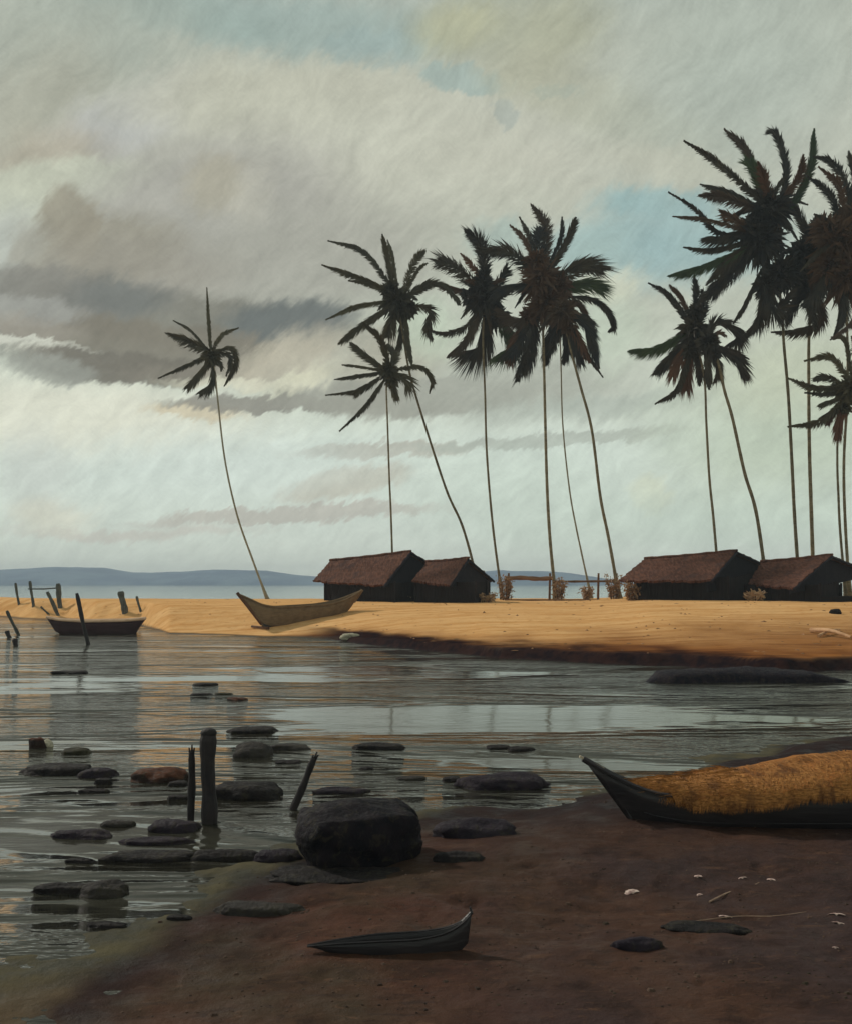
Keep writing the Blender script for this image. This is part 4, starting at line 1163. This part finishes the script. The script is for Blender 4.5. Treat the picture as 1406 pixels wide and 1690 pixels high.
def build_shells():
    m = M('shell')
    n = m.noise(m.coord('Object'), 25, 4)
    m.principled(m.mix(m.ramp(n, .35, .65), lin(150, 118, 112), lin(214, 190, 178)), .45, m.bump(n, .5, .01), .4)
    T = [(1042, 1474, 36, 'biggest pinkish shell, leftmost of the shells before the thatched boat'),
         (1150, 1448, 18, 'pale shell nearest the prow of the thatched boat'),
         (1154, 1478, 16, 'round pinkish shell close to the lower end of the sloping twig'),
         (1224, 1450, 16, 'upright purple shell left of a twin under the thatched boat'), (1271, 1453, 18, 'upright purple shell right of a twin under the thatched boat'),
         (1196, 1514, 30, 'elongated white shell on top of the flat black stone'), 
         (1380, 1510, 30, 'white shell strip at the right edge of the mud'), (1384, 1525, 26, 'lower white shell strip at the right edge of the mud'), (1378, 1565, 12, 'tiny white shell lowest at the right edge'),
         ]
    for i, (px, py, w, lab) in enumerate(T):
        p = hit(px, py); r = w * p.y / F / 2 * .7
        bm = bmesh.new()
        vs = []
        for a in range(13):
            ang = math.pi * a / 12
            row = []
            for k in range(6):
                f = k / 5
                rr = r * f * (1 + .07 * math.cos(a * math.pi))
                row.append(bm.verts.new((math.cos(ang) * rr * 1.25, (math.sin(ang) * rr - r * .3) * .9, r * .26 * (1 - f ** 2) * f ** .3 + .003 * (a % 2))))
            vs.append(row)
        for a in range(12):
            for k in range(5):
                try: bm.faces.new((vs[a][k], vs[a][k + 1], vs[a + 1][k + 1], vs[a + 1][k]))
                except ValueError: pass
        bmesh.ops.remove_doubles(bm, verts=bm.verts, dist=1e-5)
        geom = bmesh.ops.solidify(bm, geom=bm.faces[:], thickness=.003)
        me = bpy.data.meshes.new('shell'); bm.to_mesh(me); bm.free(); me.materials.append(m.m)
        o = bpy.data.objects.new('shell', me); COL.objects.link(o)
        o.location = (p.x, p.y, p.z + .004); o.rotation_euler = (RNG.uniform(-.2, .5), RNG.uniform(-.2, .2), RNG.uniform(-.6, .6))
        tag(o, lab, 'shell', 'pale shells scattered on the mud')
    TW = mat_wood('bleached_twig', lin(136, 112, 96), lin(180, 154, 134), (1, 1, 1), 9, .85, .5, .1, .1)
    for (a, b, r, lab) in [((1170, 1490), (1252, 1458), .008, 'sloping bleached twig pointing up to the purple shells'),
                           ((1135, 1523), (1330, 1506), .005, 'longest thin bleached twig lying behind the flat black stone')]:
        p, q_ = hit(*a), hit(*b)
        pts = spline([p + Vector((0, 0, r)), p.lerp(q_, .4) + Vector((0, .03, r * 1.6)), p.lerp(q_, .7) + Vector((0, -.03, r)), q_ + Vector((0, 0, r))], 12)
        q = MB(); q.tube(pts, [r * (1 - .5 * i / 11) for i in range(12)], 6)
        tag(q.build('twig', TW, None, False, p), lab, 'twig', 'bleached twigs on the mud')
    DW = mat_wood('driftwood', lin(158, 118, 86), lin(206, 166, 128), (1, 1, 1), 3, .85, .5, .1, .1)
    for (a, b, r, lab) in [((1338, 1044), (1404, 1056), .10, 'pale driftwood trunk on the sand at the right edge'), ((1350, 1052), (1385, 1041), .06, 'forked driftwood branch crossing the pale trunk')]:
        p, q_ = hit(*a), hit(*b)
        q = MB(); q.tube(spline([p + Vector((0, 0, r)), p.lerp(q_, .5) + Vector((0, 0, r * 2.2)), q_ + Vector((0, 0, r))], 10), [r * (1 - .05 * i) for i in range(10)], 8)
        tag(q.build('driftwood', DW, None, False, p), lab, 'driftwood', 'driftwood on the sand')

# ------------------------------------------------------------------ posts, rail fence, shrubs
def build_posts():
    PD = mat_wood('black_post', lin(26, 24, 28), lin(44, 38, 38), (1, 1, .35), 14, .7, .7, .25)
    PG = mat_wood('grey_stake', lin(58, 62, 62), lin(92, 92, 84), (1, 1, .4), 9, .85, .5, .1)
    def stake(top, base, wpx, mat, label, name, group, split=False, sub=.3):
        p = hit(*base)
        t = at(top[0], top[1], p.y)
        r = wpx * p.y / F / 2
        ax = (t - p)
        pts, rr = [], []
        n = 14
        for i in range(n):
            s = i / (n - 1)
            q_ = (p - ax.normalized() * sub).lerp(t, s)
            wob = Vector((math.sin(s * 7 + top[0]) * r * .12, 0, 0))
            pts.append(q_ + wob)
            rr.append(r * (1.0 + .10 * math.sin(s * 9 + top[0]) + .06 * math.sin(s * 23)))
        rr[-1] *= .82
        root = empty(name, p)
        tag(root, label, 'post', group)
        q = MB(); q.tube(pts, rr, 12)
        q.build('shaft', mat, root)
        if split:
            q = MB()
            for k in range(3):
                off = Vector((r * (k - 1) * .6, r * .3 * (k % 2), 0))
                q.tube([t - ax.normalized() * r * 1.2 + off * .6, t + ax.normalized() * r * (1.2 + .8 * (k % 2)) + off * 1.2], [r * .45, r * .18], 6)
            q.build('split_top', mat, root)
        return root
    G = 'old posts standing in the near shallows'
    r1 = stake((345, 1207), (345, 1358), 25, PD, 'thick round headed black post in the near shallows', 'mooring_post', G)
    p = hit(345, 1358)
    t = at(345, 1207, p.y)
    bm = bmesh.new(); bmesh.ops.create_uvsphere(bm, u_segments=14, v_segments=8, radius=12.6 * p.y / F)
    for v in bm.verts: v.co.z *= .7; v.co.x *= 1.08
    me = bpy.data.meshes.new('post_head'); bm.to_mesh(me); bm.free(); me.materials.append(PD)
    me.polygons.foreach_set('use_smooth', [True] * len(me.polygons))
    o = bpy.data.objects.new('post_head', me); COL.objects.link(o); o.parent = r1; o.location = t - r1.location - Vector((0, 0, .02))
    stake((317, 1241), (316, 1356), 12, PD, 'thinner black post beside the thick one', 'mooring_post', G, True)
    stake((519, 1252), (484, 1336), 12, PD, 'black stick leaning right with a frayed tip', 'leaning_stick', G, True)
    G = 'thin stakes at the left end of the spit'
    a = stake((26, 962), (32, 998), 4, PG, 'leftmost thin grey stake on the sand with the hills behind', 'stake', G)
    b = stake((50, 959), (56, 1001), 4.5, PG, 'straight thin stake second from the left edge, tied to a rail', 'stake', G)
    c = stake((96, 963), (100, 1003), 8, PG, 'stout dark stake at the right end of the thin rail', 'stake', G)
    stake((79, 977), (97, 1016), 6, PG, 'leaning stake crossing the foot of the stout one', 'stake', G)
    stake((127, 979), (146, 1064), 6.5, PD, 'longest dark pole leaning in the water before the skiff', 'mooring_pole', G)
    stake((200, 976), (207, 1012), 10, PG, 'thick short stake behind the right end of the skiff', 'stake', G)
    stake((226, 984), (233, 1010), 4, PG, 'thin short stake right of the thick short one', 'stake', G)
    stake((68, 1001), (81, 1014), 3, PG, 'small faint stake low on the sand left of the skiff', 'stake', G)
    stake((12, 1008), (31, 1048), 5, PG, 'leaning stake in the water at the left edge', 'stake', G)
    stake((12, 1041), (16, 1052), 7, PD, 'short stub above water at the left edge', 'stake', G)
    stake((25, 1054), (27, 1066), 8, PD, 'broader stub above water nearest at the left edge', 'stake', G)
    pb, pc = hit(56, 1001), hit(100, 1003)
    ra, rb = at(52, 972, pb.y), at(97, 970, pc.y)
    q = MB(); q.tube([ra + Vector((-.2, -.08, 0)), (ra + rb) / 2 + Vector((0, -.08, -.05)), rb + Vector((.15, -.1, 0))], [.05, .06, .05], 7)
    tag(q.build('rail', PG, None, False, ra), 'thin horizontal rail lashed between two stakes on the left', 'rail')

def build_rail_and_shrubs():
    RW = mat_wood('brown_rail', lin(96, 70, 52), lin(132, 100, 76), (.4, 3, 3), 3, .9, .5, .1)
    Y = 81
    root = empty('rail_fence', (at(880, 985, Y).x, Y, gz(at(880, 985, Y).x, Y)))
    tag(root, 'brown wooden rail fence between the palm trunks behind the sand', 'fence')
    for px in (838, 906, 986, 1016):
        x = (px - CX) / F * Y
        q = MB(); q.tube([Vector((x, Y, gz(x, Y) - .3)), at(px + 1, 946, Y)], [.10, .08], 8); q.build('post', RW, root)
    for (x0, x1, py, r, dz) in ((832, 912, 955, .17, .05), (912, 1022, 960, .09, .0)):
        q = MB(); a, b = at(x0, py, Y - .12), at(x1, py - 1, Y - .12)
        q.tube(spline([a, a.lerp(b, .35) + Vector((0, 0, dz)), a.lerp(b, .7) - Vector((0, 0, dz)), b], 14), [r * (1 + .12 * math.sin(i * 1.9)) for i in range(14)], 8)
        q.build('rail', RW, root)
    q = MB(); a, b = at(832, 985, Y - 2.5), at(988, 987, Y - 2.5)
    # low plank edging the sand before the fence
    za = gz(a.x, a.y)
    q.box((a.x, a.y, za - .1), (b.x - a.x, -.3, 0), (0, .08, 0), (0, 0, .2))
    tag(q.build('plank', RW, None, False, (a.x, a.y, za)), 'long dark plank lying on the sand below the rail fence', 'plank')
    DRY = mat_leaf('dry_shrub', lin(136, 104, 74), lin(188, 156, 120))
    STEM = mat_wood('shrub_stem', lin(80, 58, 44), lin(110, 84, 66), (1, 1, 1), 5, .9, .4, .1)
    rng = random.Random(31)
    for (px, py, wpx, hpx, Yb, lab) in [(834, 990, 26, 42, 80.5, 'dry brown bush at the foot of the palm beside the small hut'), (922, 988, 26, 36, 80, 'dry brown bush round the thick trunk of the middle palm'),
                                        (968, 987, 20, 20, 82, 'low greyish dry bush behind the thin pale trunked palm'),
                                        (1012, 989, 30, 40, 78, 'reddish dry bush against the left end of the big right hut'), (1042, 990, 26, 32, 69.5, 'dense dry bush under the left eave of the big right hut'),
                                        (800, 994, 44, 14, 70, 'low dry scrub on the sand before the small hut'), (665, 993, 28, 10, 74, 'low dry scrub in the gap between the left huts'), (1245, 982, 30, 14, 63.5, 'dry scrub between the two right huts')]:
        x = (px - CX) / F * Yb; zb = gz(x, Yb)
        root = empty('dry_shrub', (x, Yb, zb)); tag(root, lab, 'shrub', 'dry bushes round the huts and palms')
        w, h = wpx * Yb / F / 2, hpx * Yb / F
        st = MB(); lf = MB()
        for k in range(16):
            a = rng.uniform(0, 6.28); s = rng.uniform(.3, 1)
            tip = Vector((x + math.cos(a) * w * s, Yb + math.sin(a) * w * s, zb + h * rng.uniform(.55, 1.0)))
            b = Vector((x + math.cos(a) * w * .3, Yb + math.sin(a) * w * .3, zb - .05))
            mid = b.lerp(tip, .5) + Vector((rng.gauss(0, .08), rng.gauss(0, .08), .1))
            st.tube([b, mid, tip], [.035, .022, .01], 5)
            for j in range(26):
                t = rng.uniform(.15, 1.05)
                p = (b.lerp(mid, t * 2) if t < .5 else mid.lerp(tip, t * 2 - 1)) + Vector((rng.gauss(0, .10), rng.gauss(0, .10), rng.gauss(0, .08)))
                d = Vector((rng.gauss(0, 1), rng.gauss(0, 1), rng.gauss(.3, .8))).normalized()
                leaf_blade(lf, p, d, rng.uniform(.14, .32), rng.uniform(.06, .12), Vector((rng.gauss(0, 1), 1, rng.gauss(0, 1))))
        st.build('stem', STEM, root); lf.build('foliage', DRY, root)

def build_debris():
    rng = random.Random(77)
    DB = mat_wood('beach_litter', lin(74, 50, 36), lin(170, 130, 96), (1, 1, 1), .35, .95, .2, .05, 0)
    q = MB()
    for k in range(520):
        px = rng.uniform(-100, 1500); Y = rng.uniform(30, 86)
        x = (px - CX) / F * Y
        z = gz(x, Y)
        if z < .15: continue
        r = rng.uniform(.02, .06) * (1.6 if rng.random() < .06 else 1); a = rng.uniform(0, 3.14); l = r * rng.uniform(1, 4)
        d = Vector((math.cos(a), math.sin(a), 0)) * l; e = Vector((-math.sin(a), math.cos(a), 0)) * r
        c = Vector((x, Y, z)); t = Vector((0, 0, r * rng.uniform(.5, 1.1)))
        q.add([c - d, c - e, c + d, c + e, c + t - d * .2, c + t * .8 + d * .3], [(0, 1, 4), (1, 5, 4), (1, 2, 5), (2, 3, 5), (3, 4, 5), (3, 0, 4)])
    tag(q.build('beach_litter', DB), 'bits of dry litter scattered over the orange sand', None, None, 'stuff')
    PB = mat_rock('mud_pebbles', lin(44, 34, 30), lin(92, 74, 64), None, 1.3)
    q = MB()
    for k in range(1300):
        px = rng.uniform(150, 1500); py = rng.uniform(1300, 1700)
        Y = F * H / (py - HY); x = (px - CX) / F * Y; z = gz(x, Y)
        if z < .02: continue
        r = rng.uniform(.004, .013) * (2 if rng.random() < .05 else 1)
        c = Vector((x, Y, z)); vs = []
        for j in range(6):
            a = j * 1.047 + rng.uniform(-.2, .2); vs.append(c + Vector((math.cos(a) * r * rng.uniform(.8, 1.5), math.sin(a) * r, -.002)))
        for j in range(6): vs.append(vs[j].lerp(c, .45) + Vector((0, 0, r * rng.uniform(.5, .8))))
        q.add(vs, [(j, (j + 1) % 6, 6 + (j + 1) % 6, 6 + j) for j in range(6)] + [(6, 7, 8, 9, 10, 11)])
    tag(q.build('pebbles', PB), 'small pebbles strewn over the brown mud', None, None, 'stuff')

# ------------------------------------------------------------------ assemble
SUN_EL, SUN_AZ = R(36), R(-52)      # azimuth from +Y (view direction) towards -X
build_ground()
build_water()
build_hills()
build_haze()
build_sky(SUN_EL, SUN_AZ)
build_palms()
build_huts()
build_boats()
build_rocks()
build_shells()
build_posts()
build_rail_and_shrubs()
build_debris()

sd = bpy.data.lights.new('sun', 'SUN')
sd.energy = 2.5; sd.angle = R(3); sd.color = (1.0, .93, .82)
so = bpy.data.objects.new('sun', sd); COL.objects.link(so)
dirv = Vector((math.sin(SUN_AZ) * math.cos(SUN_EL), math.cos(SUN_AZ) * math.cos(SUN_EL), math.sin(SUN_EL)))
so.rotation_euler = dirv.to_track_quat('Z', 'Y').to_euler()
so.location = (-40, 60, 80)

cd = bpy.data.cameras.new('camera')
cd.sensor_fit = 'VERTICAL'; cd.sensor_height = 36; cd.lens = 36 * F / 1690
cd.shift_y = (HY - 845) / 1690
cd.clip_start = .1; cd.clip_end = 6000
co = bpy.data.objects.new('camera', cd); COL.objects.link(co)
co.location = (0, 0, H); co.rotation_euler = (R(90), 0, 0)
SC.camera = co

SC.view_settings.view_transform = 'Standard'
SC.view_settings.look = 'None'
SC.view_settings.exposure = 0
SC.view_settings.gamma = 1
SC.render.engine = 'CYCLES'
SC.cycles.max_bounces = 8
SC.cycles.transparent_max_bounces = 8
SC.cycles.volume_bounces = 0
SC.cycles.use_denoising = True
